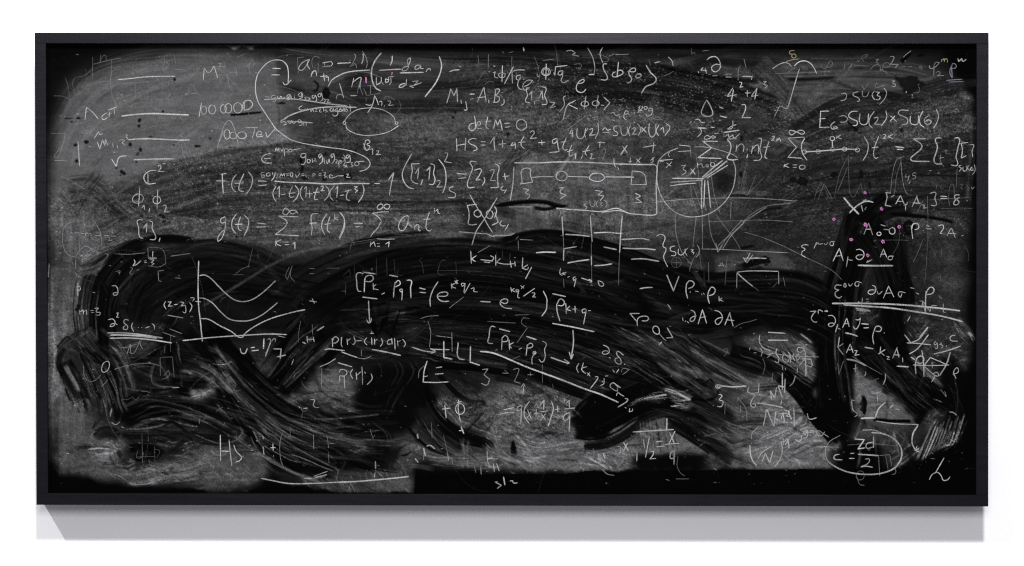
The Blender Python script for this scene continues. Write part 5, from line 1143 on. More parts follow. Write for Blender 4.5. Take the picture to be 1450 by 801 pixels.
chalk_formula|HS equals one plus four t squared and further terms|>B2 w2.3;1025 95 1030 210;1030 158 1110 145;1108 92 1100 205;1205 100 1160 100 1130 120 1140 140 1190 165 1205 190 1170 208;1238 125 1280 128;1235 155 1280 155;>B3;25 140 60 85 60 150 68 205;w2;100 148 165 142;133 110 135 178;225 130 205 160 250 150;240 130 248 185;w2.3;320 80 295 130 300 165 325 188;270 132 330 128;w2.7;375 45 400 30 410 45 375 100 435 92;w2.4;445 135 505 130;472 110 478 155;610 95 570 115 575 140 605 125 610 95 615 150 628 210;w3;540 222 628 212;w2.3;690 90 660 180 680 200 700 190;640 130 690 125;740 150 715 220 720 250 750 240;695 215 750 195;755 245 775 225 768 280;835 240 818 278;890 155 855 230 870 245;830 215 895 200;895 235 915 230 910 255 895 275 935 275;w2.6;960 130 1030 135;985 120 980 180;w3;1222 155 1165 240;w2.2;1180 165 1222 225;w2;1150 170 1155 172;d.4 w1.6;1000 200 1030 190 1030 220 1000 300;770 340 900 348;560 255 620 262 680 245
chalk_formula|U two is congruent to SU two times U one|>B3 w2.3;735 20 720 55 752 48;742 25 745 85;785 5 785 80 805 100 835 90 860 10;880 5 850 60 858 90;890 20 920 10 915 40 890 70 945 65;965 -35 970 30 940 102;>A3;1005 765 1030 745 1050 765 1080 755;1005 785 1075 782;1135 725 1105 740 1110 770 1140 790 1130 810 1095 812;1165 735 1175 800 1200 812 1220 790 1222 735;1250 725 1232 770 1245 815;1260 755 1290 745 1290 765 1265 800 1310 798;1310 705 1340 760 1315 815;>A4;50 740 95 785;90 735 50 785;120 705 118 790 140 825 170 800 175 720;205 720 180 770 200 815;215 760 240 740 248 790;265 705 298 740 255 812;>A3 w1.5 d.4;640 690 700 660 740 690 700 720;700 760 860 640 960 740;960 640 975 720
chalk_formula|similar to e log beside a pale patch|>A3 w2.2;1075 620 1100 610 1120 635 1155 628;1195 630 1230 610 1215 595 1195 625 1195 660 1215 678;>A4;25 570 40 555 25 600 60 590;50 555 62 560 35 595;o 88 570 14 13;150 575 120 575 115 600 140 590 150 580 135 630 95 640 90 620;1320 560;d.4 w2;35 690 80 680 100 690;120 650 180 670 240 675;100 650 200 740;w1.4;150 630 160 680;200 570 245 575 220 620;-30 565 0 600
chalk_formula|i phi root q terms crowded under the top frame rail|>A3 w3;52 205 70 207;w2;50 265 70 255 65 300 95 310;132 200 128 345;o 128 285 28 22;w2.4;228 210 150 360;215 240 220 355;w2.6;225 250 260 240 330 240;w2.1;295 285 260 290 255 320 280 325 292 295 265 370 285 405 310 408;320 385 370 360 395 330 350 330 310 380 330 415 355 405;w2.5;515 185 510 325;w2;o 513 255 38 34;o 511 256 24 26;w2.3;580 260 590 285 595 212 700 200;660 245 625 255 620 280 645 280 660 245 655 300 645 335 665 350 710 328;d.6;435 270 440 295 462 290;d1 w2.4;790 360 840 345 845 325 815 330 780 375 780 415 810 435 840 430 862 405;w3;885 280 930 278
chalk_formula|integral of phi rho zero closed by a large angle bracket|>A3 w2.4;1045 185 1015 190 1018 240 1045 290 1045 320 990 325;1145 170 1132 305;1120 255 1095 270 1095 295 1150 290 1185 262 1160 240 1140 250;1225 250 1290 250 1290 225 1250 235 1235 270 1260 320 1240 350 1215 352;>A4;10 280 5 305 40 300 48 280 10 280;w2.8;90 195 130 260 180 320 160 355 90 385 50 445;w2.6;165 178 215 165;w2.4 d.8;285 125 320 165 328 205;d.4 w1.6;115 145 130 200;250 290 300 270 330 250
chalk_formula|bracket of two ones with subscript two|>A3 w2.2;370 395 345 400 350 460 335 515 370 525;365 455 390 425 385 500;415 510 412 540;455 480 478 420 485 500;480 385 512 400 500 460 518 535 475 540;w2.5;545 520 590 525 550 570 598 555
chalk_formula|angle bracket of two phi letters with a slanted integral|>A3 w2.2;685 465 668 475 672 545 630 605;720 525 695 555 660 675;w2.4;770 505 705 540 790 580;w2.2;862 465 845 582;o 852 535 34 22;968 460 952 578;o 945 530 30 22;990 545 1020 550;w2.4;1015 475 1070 525 1015 592
chalk_drawing|loose ticks and loops along the top frame rail|>A3 w3.2;315 40 320 75;w2 d.75;690 75 730 68 770 90 740 105 800 120;w2.2 d.7;875 45 920 130 938 220 930 290;1008 40 985 90 990 130 1010 180;w1.6 d.45;1000 160 1050 165 1055 140 1010 115 960 100;w2 d.55;1060 120 1110 100;1115 105 1235 102;480 158 578 145;w1.5 d.4;10 100 12 225;215 120 212 240;603 90 615 195;410 120 445 220 450 330 400 410;130 80 145 85 135 95;185 90 225 80;750 190 820 195 810 230
chalk_formula|four and a partial sign above a broken bar|>A4 w2.4;620 155 650 130 700 125 735 170 738 220 700 255 668 240 665 215 700 190 740 195;590 215 570 240 620 245;605 225 620 272;545 250 552 264;w3 d.6;670 290 720 288;780 280 840 275;785 300 840 302;w1.5 d.4;800 280 790 310;485 45 490 105;490 95 515 90 520 105;580 75 640 68
chalk_formula|four squared plus four cubed with crossed stems|>A4 w2.2;850 395 800 470 885 455;855 410 835 515;905 345 925 350 910 390 940 385;955 440 1005 440;975 415 975 475;1055 405 1010 470 1070 460;1060 395 1040 495;d.8;1115 340 1140 340 1120 365 1148 375 1125 400;w3 d.9;930 295 1015 297;w2;1020 290 1010 325;w2 d.55;918 200 900 230 895 330;945 140 965 220
chalk_formula|delta equals two on a speckled dark band|>A4 w2.7;620 500 590 560 575 620 600 640 640 645 670 630 655 560 620 500;w3;730 562 765 575;735 640 795 655;w2.7;920 545 955 545 960 575 930 655 1005 655
chalk_formula|two tilded T equals d over w above the sum sign|>A4 w2.4;470 705 488 690;520 675 550 670 575 698 605 698;w3;540 745 620 748;w2.3;565 750 575 780 540 825;655 740 690 742;685 795 725 790;850 680 838 750 805 755 830 735 880 715;w3;770 785 905 765;w2.3;>B4;780 80 810 60 815 90 850 65 855 90 910 55;800 102 885 100
chalk_formula|sum over n of a bracketed n and n times t squared n|>B4 w2.5;720 122 585 122 665 180 545 265 750 272;w2.2;605 80 600 100 640 100 675 75 700 85 680 95 645 80 625 70 605 85;w2.6;800 105 830 150 820 230 800 270 850 285 890 280;w2.3;875 215 885 150;880 180 925 145 945 165 938 215;975 185 972 200;980 235 970 270;1010 230 1025 160;1020 190 1065 155 1075 180 1070 235;1070 95 1095 100 1085 200 1100 260 1080 285 1030 288;1165 120 1135 220 1130 260 1150 275;1115 175 1170 168;w2;1190 85 1210 75 1210 90 1185 115 1215 112;1228 125 1235 95 1240 115 1255 90 1268 128;w2.2;540 310 542 350;542 330 575 320 590 350 605 345;610 330 640 328;612 345 640 345;o 672 325 18 18
chalk_drawing|large circle around a three legged bundle of lines|>B4 w2.3;370 180 270 225 205 290 190 345 185 450 200 540 240 630 330 730 440 778 540 780 640 755 740 690 810 610 850 530 870 430 870 350 845 280;w2 d.7;515 170 600 172 700 190 800 220 870 250 890 270;d1 w3.2;580 440 670 360 760 290;w3.4;600 440 700 370 800 292;w2.8;620 445 700 395 805 330;320 445 450 446 600 450;w2.4;305 480 585 462;300 512 420 495 530 488;w2.8;580 455 575 580 575 710;605 460 595 695;630 465 640 560 655 705
chalk_formula|three x inside the large circle|>B4 w2.1;400 335 440 330 415 365 440 385 400 420;480 360 522 412;518 355 478 412
chalk_formula|small t and x fractions between the box and the circle|>B4 w2;65 175 180 155;160 130 150 220;130 290 165 260;150 265 150 300 130 310;380 155 475 165;370 212 485 205;d.6;475 165 485 260;d1;300 210 285 240 300 260;205 290 325 280;210 300 245 298;270 310 310 340;318 300 265 355;>B3;1105 270 1110 330 1125 350;1135 345 1150 370;1155 330 1200 320;1250 265 1245 320;1230 300 1265 295;1300 275 1335 310;1340 265 1300 312
chalk_drawing|chain of squares and rings inside a long drawn box|>B3 w3.4;235 310 450 310 640 302 900 308 1100 318 1356 325 1459 325;w2.8;1459 325 1480 345 1474 500 1479 720 1474 758 1294 758 1230 750 1130 708 1000 735 850 725 700 715 600 705;w2.2;1250 752 1150 728 1000 742;w2.6;232 345 225 480 200 640;w2 d.7;190 695 400 695;d1 w2.3;300 375 330 358 370 360 380 370 375 400 395 480 285 495 302 480 300 375;w2.6;385 440 450 432 580 432;w2.3;o 648 425 48 42;w2.4;705 428 800 432 890 435;w2.4;o 958 437 65 36;w3;1030 433 1280 435;w2.3;1265 380 1365 405 1390 500 1255 500 1265 380;w2 d.6;600 705 640 735 625 790;700 730 650 745
chalk_formula|row of four threes under the chain of squares and rings|>B3 w2.4;315 535 365 545 335 575 370 590 345 630;625 530 670 525 635 565 688 590 635 628;940 550 1005 560 965 590 1018 600 985 640;1290 575 1340 600 1300 620 1348 655 1285 660
chalk_formula|small SU three under the lower edge of the drawn box|>B3 w1.9 d.75;865 665 840 680 870 700 850 718;893 635 905 685 930 690 940 640;968 640 950 670 965 698;985 655 1005 660 990 675 1010 685;1020 635 1045 665 1030 700;w1.4 d.3;1120 640 1200 595 1260 600 1280 680 1280 790
chalk_drawing|ladder of upright and level bars like a brick lattice|>C3 w2.8 d1;652 40 662 200;668 320 665 425;900 30 905 120 915 260;908 380 910 465;1178 30 1165 180 1155 355;w1.8 d.4;662 200 668 320;665 580 670 660;908 265 908 380;910 465 912 640;1155 355 1148 520 1145 640;w3.1 d1;680 195 780 200 895 212;930 182 1050 178 1180 190;1170 240 1250 235 1356 232 1412 245;w3.3;1180 315 1294 320 1380 320 1470 330;1255 412 1356 408 1500 430;1015 305 1130 328;425 355 500 350 600 352;w2.5;668 320 780 302;w3.2;700 445 780 430 890 415;930 468 1000 465 1090 452;w1.8 d.5;640 205 670 208;285 240 400 245;w2;250 238 272 210;d.4;270 250 272 330
chalk_formula|brace and SU three at the right of the lattice|>C4 w2.3;180 212 220 195 255 215 240 300 265 320 245 390 280 480;w2.1;345 295 305 310 305 335 350 355 345 378 310 380;375 320 375 365 400 375 430 345 432 320;460 310 432 345 450 380;480 325 505 330 490 345 510 355 500 370;535 285 555 320 545 375 525 395;w1.6 d.28;o 355 440 45 45;355 395 355 490;310 440 400 440;d.4;440 400 490 460 450 430;470 500 500 420;520 520 550 515
chalk_drawing|fan of thin faded lines spreading below the large circle|>B4 w1.8 d.42;525 230 545 360 560 500 620 730;655 280 665 450 690 600 740 760;480 500 490 600 545 760;500 500 570 700;w2 d.55;140 658 300 640 480 625 700 618 1000 618 1200 628 1374 642;w1.5 d.3;975 600 1050 420;1120 440 960 600;905 590 960 350;w2 d.5;835 640 828 800;>C4;345 10 355 200 390 320 430 400;530 40 510 200 500 310;w1.8;580 -60 585 320;635 10 660 200 710 320;w2 d.55;570 322 720 325 1000 340 1330 355;w2.4 d.62;715 350 720 300 850 180 960 80 1060 10 1140 -40;w2;730 320 830 180 930 70;760 320 840 200 930 110 950 70;700 270 718 350 760 290;w1.9 d.45;640 85 900 75 1100 70 1374 86;d.38;540 350 490 440 470 520;555 330 575 500;950 175 1100 220 1294 300 1494 400 1714 510 1800 590;700 20 780 130 860 230 920 330;d.3;635 440 640 610;800 380 780 640;w2.6 d.4;940 85 1010 20 1140 -50 1356 -75
chalk_formula|small A on the pale patch below the arrow point|>C4 w1.8 d.6;750 440 725 480;755 440 770 480;720 468 775 465;785 470 790 485;855 465 875 455
chalk_drawing|arrow and open frame with a diagonal on the pale patch|>C4 w3;945 405 1040 402 1145 405;w2.4;940 395 965 440;1000 355 960 435;1025 370 970 445;w2.3;885 525 960 516 1100 514 1250 518;d.65 w2;885 530 882 660;w3 d1;885 530 950 590 1025 650;d.4 w1.8;1025 650 1075 685;w2.2 d.75;1248 520 1250 630;w1.6 d.4;1290 570 1305 650;1195 660 1240 610
chalk_word|ghost lettering of a rubbed out word on the black arch|>C2 w1.5 d.2;35 560 90 500 95 560 50 570;130 440 140 555;210 500 200 560 215 510;325 400 330 560;415 400 420 560;480 410 490 550;520 500 510 540 560 555;700 420 720 440 740 540;700 410 730 400;880 440 910 420 940 430;880 450 870 540 920 550;60 610 55 720;20 690 65 690;850 510 1000 510 1250 520;1020 430 1025 540;>C1 w1.7 d.4;860 480 830 560 845 590 885 470 870 560 910 610;1035 492 1085 495;1035 538 1080 538;d.3;1190 490 1300 490;1190 535 1215 535;540 320 500 490;475 355 480 350;365 548 460 545;390 540 460 490 520 470;260 790 270 760 310 740;1320 690 1356 692
chalk_formula|commutator of two barred rhos before an equals sign|>C2 w2.5;215 535 160 535 155 610 170 690 195 692;w3;215 525 320 540;w2.6;225 580 220 700;225 600 235 565 285 555 300 580 280 605 225 605;w2.2;298 620 300 680;325 630 300 660 345 680;372 718 400 705;w3;440 550 515 565;w2.6;490 610 480 680 475 745;488 625 520 598 535 625 490 655;w2.2;550 670 530 680 545 700 555 675 548 770;w2.8;590 595 630 600 625 660 628 750;700 662 755 675;705 700 760 705;w3;205 742 335 758;>D2 w2.8;258 35 262 120 268 220;w2.4;240 200 265 228 285 185;w1.5 d.4;235 112 280 115
chalk_formula|large bracket of e to the k q over two minus its conjugate|>C2 w2.8;865 608 820 680 795 760 798 825;w2.5;860 735 940 730 950 710 900 700 860 725 870 760 910 780 960 778;w2.1;980 620 985 670;1015 620 985 645 1020 665;1010 600 1040 625;1040 595 1010 625;1025 590 1025 630;1105 625 1070 625 1075 650 1100 630 1090 705;1145 620 1095 710;1150 670 1180 665 1175 690 1210 698;w3.2;1230 780 1325 785;>D3 w2.5;110 45 170 55 175 25 130 25 112 55 140 90 215 105;>C3 w2.1;205 655 212 700;240 665 212 680 245 700;270 675 250 680 260 700 275 680 268 745 285 750;290 640 320 665;325 640 295 670;w2.5;415 665 315 735;w2.1;390 705 415 710 395 740 425 742;w2.7;488 688 520 760 520 800 515 850 475 910
chalk_formula|barred rho of k plus q over a slanted underline and down arrow|>C3 w3;568 712 685 738;>D3 w2.6;605 60 610 130 635 215;605 70 640 20 672 45 660 75 615 75;w2.3;685 55 690 150;722 80 690 110 730 122;740 110 785 105;765 80 768 140;860 105 830 115 835 140 860 130 865 110 840 240;880 122 905 120;w3.2;568 232 750 265 935 305;w2.9;748 290 752 400 730 545;w2.4;715 480 732 545 752 500
chalk_formula|k equals k plus i k y on the dark arch|>C2 w2.5;1150 340 1155 450;1200 380 1155 410 1192 432;1235 415 1345 428;1265 435 1320 442;w1.8 d.5;1210 355 1320 292;d1 w2.2;1320 380 1350 400 1330 430;>C3 w2.4;72 375 75 470;115 405 78 440 125 450 160 455 240 450;200 425 210 485;240 430 245 475;238 396 246 398;310 395 305 490;355 460 305 490 350 500 360 480;388 480 332 585;w1.5 d.2;80 350 85 400;130 330 135 400;200 360 195 420
chalk_formula|small k and q tending to zero|>C3 w2.2;640 490 635 540 655 555;690 530 650 535 680 550;700 570 718 562;770 565 750 575 755 600 775 580 758 655;w2.6;820 575 910 605;w2.2;885 585 912 605 895 615;965 600 1000 610 1015 640 985 645 965 600
chalk_formula|V with two rho letters right of the dark arch|>C4 w3;272 548 330 688 380 558;w2.6;445 620 440 690 455 755;445 630 470 600 510 620 500 650 460 668;w2;475 690 478 705;520 690 550 695;575 710 580 725;590 705 600 720;w2.6;640 680 630 740 645 800;640 690 665 655 695 680 680 715 640 730;w2.2;728 735 730 780;755 750 732 768 768 778;w3;35 670 90 660 150 658
chalk_formula|two pairs of a partial sign and capital A|>D4 w2.4;480 115 510 130 520 180 495 215 475 205 490 180 530 165;585 110 545 240;585 115 620 232;560 185 615 172;690 118 735 135 758 180 740 225 715 242 695 215 715 190 755 180;825 135 778 248;820 140 852 258;790 200 862 208;w2;410 180 415 212;430 215 440 210;450 215 465 230;w2.4;280 65 310 110;w1.6 d.4;860 270 920 235 1000 215 1060 195
chalk_formula|rho zero in angle brackets over a black dab|>D3 w2.4;1330 145 1245 146 1270 175 1305 215;>D4;15 255 20 190 60 170 110 180 105 205 55 210;150 290 160 260 185 258 205 285 200 325 165 315 150 290;w2 d.7;205 320 250 370 270 385;d1 w2.7;275 270 325 355 265 360;w3;205 420 230 392
chalk_formula|second commutator of barred rhos with an arrow at its right|>D3 w2.7;70 265 38 258 15 350 8 400 50 408;w3;105 280 200 305;w2.4;130 350 125 465;130 360 155 338 178 355 175 385 130 392;190 375 195 465;228 400 195 425 215 450;275 460 300 448;w3;340 345 430 375;w2.4;350 415 338 515;345 430 380 405 398 425 385 442 350 448;420 475 400 485 405 510 425 490 420 480 390 540 392 590;480 385 515 410 500 460 505 520 480 570 450 545;w3;552 528 640 560 715 582;w2.4;670 545 718 578 695 588;w1.7 d.4;370 190 310 190 300 230 345 265;350 270 260 400;240 160 370 155;0 215 250 230;220 545 290 515
chalk_line|long bold slanted line running down under the second commutator|>D3 w3.7 d1;-64 476 0 482 60 494 200 550 350 615 500 670 650 725 862 808 985 850 1071 888 1145 922
chalk_formula|partial delta and k x terms written on a slope|>D3 w2.3;1010 420 1050 440 1065 480 1040 500 1005 492 1015 475 1060 475;1062 530 1075 536;1190 510 1135 478 1130 500 1165 550 1165 585 1130 580 1115 545 1150 530;1195 585 1202 592;800 580 780 620 795 662;840 575 820 640;870 610 825 630 860 672;870 660 900 695;895 660 872 690;940 700 965 700 960 720 900 800;w3;1000 745 1012 735;w2.2;1020 710 1015 760 985 775;1030 692 1055 690;w2.8;1095 635 1110 660;w2.2;1150 630 1125 665;>E3;930 45 890 10 870 30 900 60 925 70 920 50;890 5 945 45;915 100 925 80 950 95;940 90 970 105;w2.6;975 120 995 125 990 140 925 182;w2.2;975 183 986 189;1010 190 1005 215 1030 205 1030 192
chalk_formula|three L strokes at the end of an arrow|>D2 w2.9;915 385 915 530 990 545;1040 400 1045 535 1095 550;1148 430 1145 570 1230 598;w2.3;800 458 965 462;w2 d.7;845 340 990 358;985 310 988 480;d1 w3;640 440 740 472 840 485;w2.8;795 450 842 475 800 498;w1.7 d.5;775 210 800 300 790 440;960 100 1090 0;710 190 780 170 870 165
chalk_formula|small l equals over an underline|>D2 w2.8;770 560 745 640 735 745 850 748 955 742;w2.2;775 690 740 700;w2.8;845 620 900 612;838 675 915 670;w1.8 d.45;745 600 700 650 695 710
chalk_formula|faded three minus two plus one above the plus phi|>D2 w2.2 d.9;1250 635 1300 630 1265 680 1315 720 1290 770 1240 755;>D3 w1.9 d.6;130 665 185 670 150 640;225 635 275 630 270 660 235 740 290 755;350 680 400 680;375 655 378 695;1170 660 1180 630 1240 635 1180 680;w1.6 d.4;570 760 575 800;480 590 482 750
chalk_formula|plus phi above the lower right sweeps|>E2 w2.8;730 195 785 190;750 165 760 260;848 130 845 190 860 285;w2.2;o 858 195 32 38;w2.4;840 150 870 140;w3;850 348 885 348;865 320 885 370
chalk_drawing|bold loose ticks and stubs along the bottom black strip|>E2 w4 d.9;555 370 560 405;w3.6;600 470 612 530;540 545 562 575;w3;620 458 645 452 680 478;258 565 260 620;256 645 250 680;w2 d.55;770 505 775 560;800 540 805 590;910 550 915 615;960 600 970 645;1005 600 1008 660;875 590 880 615;560 450 570 480;w2.4 d.9;1050 490 1055 570 1075 612;1050 550 1090 540;1095 580 1098 610;>E3 w2;65 580 85 635;45 595 50 640;0 545 75 548;>E2 w1.6 d.45;740 380 770 510 780 560;655 290 660 400;220 340 240 400 255 380;600 500 600 560
chalk_formula|equals q times x plus one over x plus one over q|>E3 w2.4;80 235 130 222 190 222;115 200 190 185;240 170 212 185 215 210 240 195 245 165 240 230 238 300;w2.6;300 140 265 190 265 250 295 295;w2.3;285 200 312 265;312 215 275 265;330 225 370 225;348 195 345 250;375 170 402 130 400 200;370 212 420 215;380 225 415 275;415 225 375 280;w2.6;455 140 468 190 450 260 430 320;w2.4;478 200 515 195;498 170 500 220;555 155 580 135 582 185;w2.7;545 195 620 188;w2.4;582 220 550 235 540 270 560 275 582 240 585 225 580 360;w2;258 30 255 90;240 40 258 15 268 35
chalk_formula|small s over two on the bottom black strip|>E3 w2.5;75 710 55 712 100 735 70 758;w3.2;115 675 125 735;w2.5;160 705 180 705 185 718 215 718
chalk_formula|y two equals x over q under a thick bar|>E4 w3.4;0 358 100 350 270 340;w3.6;222 260 220 345;w2.6;55 410 65 475;98 390 70 540;w2.3;105 500 125 495 120 525 100 548 145 545;w2.8;145 428 190 422;148 462 200 458;w2.6;240 360 275 440;280 350 235 445;w2.2;210 445 310 438;w2.6;270 490 248 510 250 545 270 540 275 480 272 590;w2.2;10 500 8 565;>E3;920 462 942 462 940 510;965 430 998 490;995 435 965 495;785 515 790 535;820 505 835 550;820 515 835 505;w2.6;1030 358 1105 352;w2 d.6;815 625 850 655 900 665;1060 500 1062 560;>E4 w1.7 d.45;300 530 295 600 320 650 350 670;285 690 380 690
chalk_formula|small three beside a ringed level stroke|>E4 w2.1;590 90 612 100 595 130 618 140 605 178 580 175;o 587 35 20 13;o 587 36 9 6;w3.6;600 30 700 38 785 32;w2.2;800 40 798 75 870 80 875 10;w1.8 d.5;635 150 632 235;720 110 780 190 790 280;745 170 745 225
chalk_formula|N factorial over N minus one factorial with a six|>E4 w2.2;850 95 820 140 820 175 845 180 848 160 825 160;w2.8;955 65 960 100 965 130;955 65 985 118 1000 40;w3;1010 30 1040 115;w2.8;1040 -60 1040 60;1010 30 1060 40;1060 -20 1055 80;w3.2;860 152 950 165 1045 185;w3;925 195 918 255 905 315;930 195 980 320 995 210;w2.6;1035 130 1030 160;1030 270 1045 220 1055 285;1010 230 1080 225;1065 205 1090 215 1070 245 1100 250;>E5;30 210 55 270;0 195 20 220;w3.2;70 185 75 320
chalk_formula|n over N in brackets raised to the n|>E4 w2.9;810 450 815 520 835 570 860 598;w2.2 d.8;870 320 825 370 820 410;d1 w2.6;865 550 900 500 975 455;895 570 920 510 950 575 975 490;w2.9;1030 420 1040 480 1025 550 985 605;w2.4;1045 400 1050 450;1050 430 1075 405 1090 470;>E5;10 450 32 408 35 478;w1.8 d.6;>E4;885 400 905 415 890 430
chalk_word|small trailing scrawl like g s l a above the swirl|>E5 w2.1;80 410 110 425 130 375;165 345 140 360 150 380 170 345 165 390 150 400;185 350 205 345;205 320 208 375;320 395 280 370 240 350 235 375 265 385 290 355;w2.4;165 225 180 265 232 257
chalk_formula|c equals Z d over two ringed by a bold oval|>E5 w3.5 d1;620 360 720 375 800 425 835 490 825 560 780 615 690 650 580 658 450 640 350 595 312 565;w2.6;555 345 640 345 720 380;w2 d.7;312 565 300 540 295 480 320 430 400 380;w2.9 d1;395 515 360 525 355 545 415 555;470 510 500 508;462 545 500 545;505 408 570 412 525 478 575 470;635 390 635 470;630 430 590 440 585 470 630 465;w3.4;525 515 670 525;w2.4;575 550 605 550 600 575 545 605;w3 d.8;545 605 580 600 630 608;w1.8 d.45;525 640 520 690 560 690 560 640 525 640;520 680 540 730 570 735;670 525 680 670;720 525 740 630;670 525 750 518 765 600;d.6;790 610 790 650 765 660;w1.6 d.35;450 450 600 440 800 455
chalk_formula|r and a bar beside the foot of the right leg|>E5 w4 d.95;545 262 600 258 650 258;w2.6;650 280 780 298 955 305;w2 d.7;660 80 665 150;690 80 670 110;w3.4 d1;650 250 670 195 720 145;w4;750 190 775 165;w3;790 195 820 198;w2.2 d.8;480 130 490 200 520 235 500 250;510 125 540 90;480 130 500 135
chalk_drawing|bold bracket curve at the foot of the hatched wipes|>E5 w3.6 d1;950 310 915 370 910 440 940 490 960 500;w2.2;945 455 940 480 955 480;925 490 960 470
chalk_word|single cursive h in the black bottom right corner|>E6 w2.3;585 540 525 645;480 695 500 660 540 645 565 670 580 700 610 695 628 675;w3 d.8;620 215 650 220 675 240;w2 d.5;490 545 520 548;560 55 600 110;590 70 600 105
chalk_formula|epsilon with three Greek indices left of the right leg|>C5 w2.2;215 290 180 285 155 300 185 325 160 345 155 370 195 398;w2;285 260 262 320;275 290 300 270 305 280 340 275;350 270 365 285 385 262;400 280 410 260 445 258;430 262 430 290 405 290 400 275
chalk_formula|A partial A product over a bold underline on the right leg|>C5 w2.3;485 315 428 430;485 320 518 425;450 385 500 380;w2.1;560 385 545 480;555 410 580 420 600 420;630 330 660 325 695 350 695 390 660 415 630 395 650 375 690 375;735 420 722 440 770 415;870 320 840 395;870 325 898 395;845 370 890 365;960 385 915 390 910 410 940 415 950 390;w4 d1;645 465 750 468 955 468
chalk_formula|A zero equals zero and rho equals partial A|>C5 w2.3;740 95 698 195;740 100 775 200;712 150 765 150;o 830 190 18 15;845 110 890 125;870 150 915 155;o 945 165 26 28;w2.5;1110 115 1125 235;1115 150 1130 105 1170 105 1175 140 1140 155;w2.2;1213 160 1222 162;>C6;565 120 600 125;560 145 615 148;668 120 710 115 715 140 685 185 705 188;780 140 745 210;785 140 818 225;755 185 825 190;870 212 888 202;w2 d.7;>C5;1045 200 1047 205;1015 180 1020 190
chalk_formula|commutator of A one and A two equal to eight|>B5 w2.5;935 575 890 570 900 600 885 680 940 692;935 610 965 590;w2.3;1018 595 975 670;1018 595 1050 670;985 645 1040 648;1045 685 1062 670 1062 725;1078 655 1070 680;1165 595 1118 695;1160 610 1180 670;1125 660 1195 662;w1.6 d.5;1215 640 1165 740;w2.1 d1;1205 678 1230 680 1215 705 1250 702;>B6 w2.5;595 578 645 570 640 620 650 680 605 680;685 600 745 605;690 620 750 622;855 590 815 595 815 620 850 650 835 675 805 670 815 640 855 610;w3.2;915 640 926 642;w1.5 d.35;575 600 578 745;770 690 760 620 780 500 800 500 810 650;690 710 860 705 970 708;590 635 950 612;650 490 655 540;700 500 690 530 720 530;860 500 890 495 870 535 890 540;910 500 940 540;w2 d.6;960 520 965 540 985 520
chalk_formula|E six contains SU two times SU six|>A5 w2.5;392 598 320 600 318 670 312 742 398 738;w2.1;302 668 362 662;445 690 410 725 420 752 470 745 455 735 430 745;482 645 530 640 555 665 540 690 490 695;w2.5;645 600 590 605 565 640 600 670 640 690 635 720 600 725;665 620 660 690 680 715 720 710 740 620;790 600 750 660 745 715 775 748;785 660 820 655 815 680 790 712 845 715;890 595 898 650 850 728;930 640 985 690;970 640 925 690;1088 592 1010 595 1000 620 1080 670 1070 710 1030 715;1105 640 1105 700 1125 715 1165 710 1175 635;1215 595 1185 660 1190 710 1225 742;1260 640 1230 665 1230 700 1260 715 1285 690 1260 675 1235 690;1330 580 1350 640 1330 710 1305 748
chalk_formula|contains SU three cubed on the pale swath|>A5 w2.1 d.9;500 448 540 445 545 480 530 500 495 508;650 428 605 445 605 460 650 485 660 505 640 515;685 420 692 470 720 470 745 425;790 420 770 460 795 502;800 430 835 435 815 460 840 475 825 500 800 495;870 395 895 430 880 490 835 540;940 335 970 335 950 355 975 365 965 385 940 380;w2 d.4;680 370 700 410 740 350;810 350 800 390 840 385 895 365;585 365 600 390;w2.6 d.9;1070 425 1065 440;1118 450 1122 462;w1.6 d.4;1110 480 1135 480;1120 460 1120 490;1170 360 1180 430 1130 440
chalk_drawing|smooth hump with a long stem ending in a squiggle|>A5 w2.5;90 205 130 170 180 160 230 180 270 235 285 272;w2.2;135 230 90 380 40 550 25 575 0 570 -29 555 -60 600 -84 650;w2;-100 230 -40 190 10 175 50 190 65 210;w1.6 d.38;0 268 200 262 410 252;0 295 170 292;-80 270 10 268
chalk_formula|underlined cream chalk delta at the top|>A5 y w2.1 d.75;95 70 55 75 50 95 100 105 105 125 75 132 70 110 95 95;20 165 80 150 138 142
chalk_formula|faded series of phi and rho powers ending at cream letters|>A5 w1.8 d.36;20 230 60 200 70 230 30 265;85 240 100 200;150 210 180 205 170 235 210 235;325 185 330 220 360 225 385 190 410 160 425 180 400 215 370 220 355 290;530 180 525 240;555 240 600 180 580 220;640 150 645 170 665 150;690 140 735 110 720 105 680 130 700 170;620 200 740 205;750 240 790 200 830 195 845 250;850 230 910 275;w2 d.45;800 150 825 145 810 175 830 180;865 215 920 210 915 180 875 185 860 245;d.65;925 125 960 125 955 150 930 190 995 190;970 220 1000 190;w1.7 d.4;1030 212 1060 211;1090 210 1120 210;1180 220 1210 225 1190 205 1180 220;d.6;1110 72 1075 98 1040 130;w2.6 d.9;1055 160 1064 162;>A6 w2 d.6;590 200 600 225 640 215 680 175 645 175 630 290;650 260 680 255 685 270 660 290 720 288;y d.85;695 170 700 145;700 155 720 140 722 170;722 155 742 142 750 175;w3 d1;840 140 848 165 875 140 882 163 915 145;v w2 d.75;795 180 770 260 790 310 795 185 820 190 825 215 790 230;740 330 880 320;760 345 890 340
chalk_drawing|small chain of rings with a raised branch inside brackets|>B5 w2;o 180 215 18 17;o 298 210 18 17;o 425 192 17 16;o 530 190 18 17;o 642 198 18 17;w2.8;180 215 300 208 430 198 530 190 645 195;w2.6;425 180 422 115;w2;o 422 98 20 18
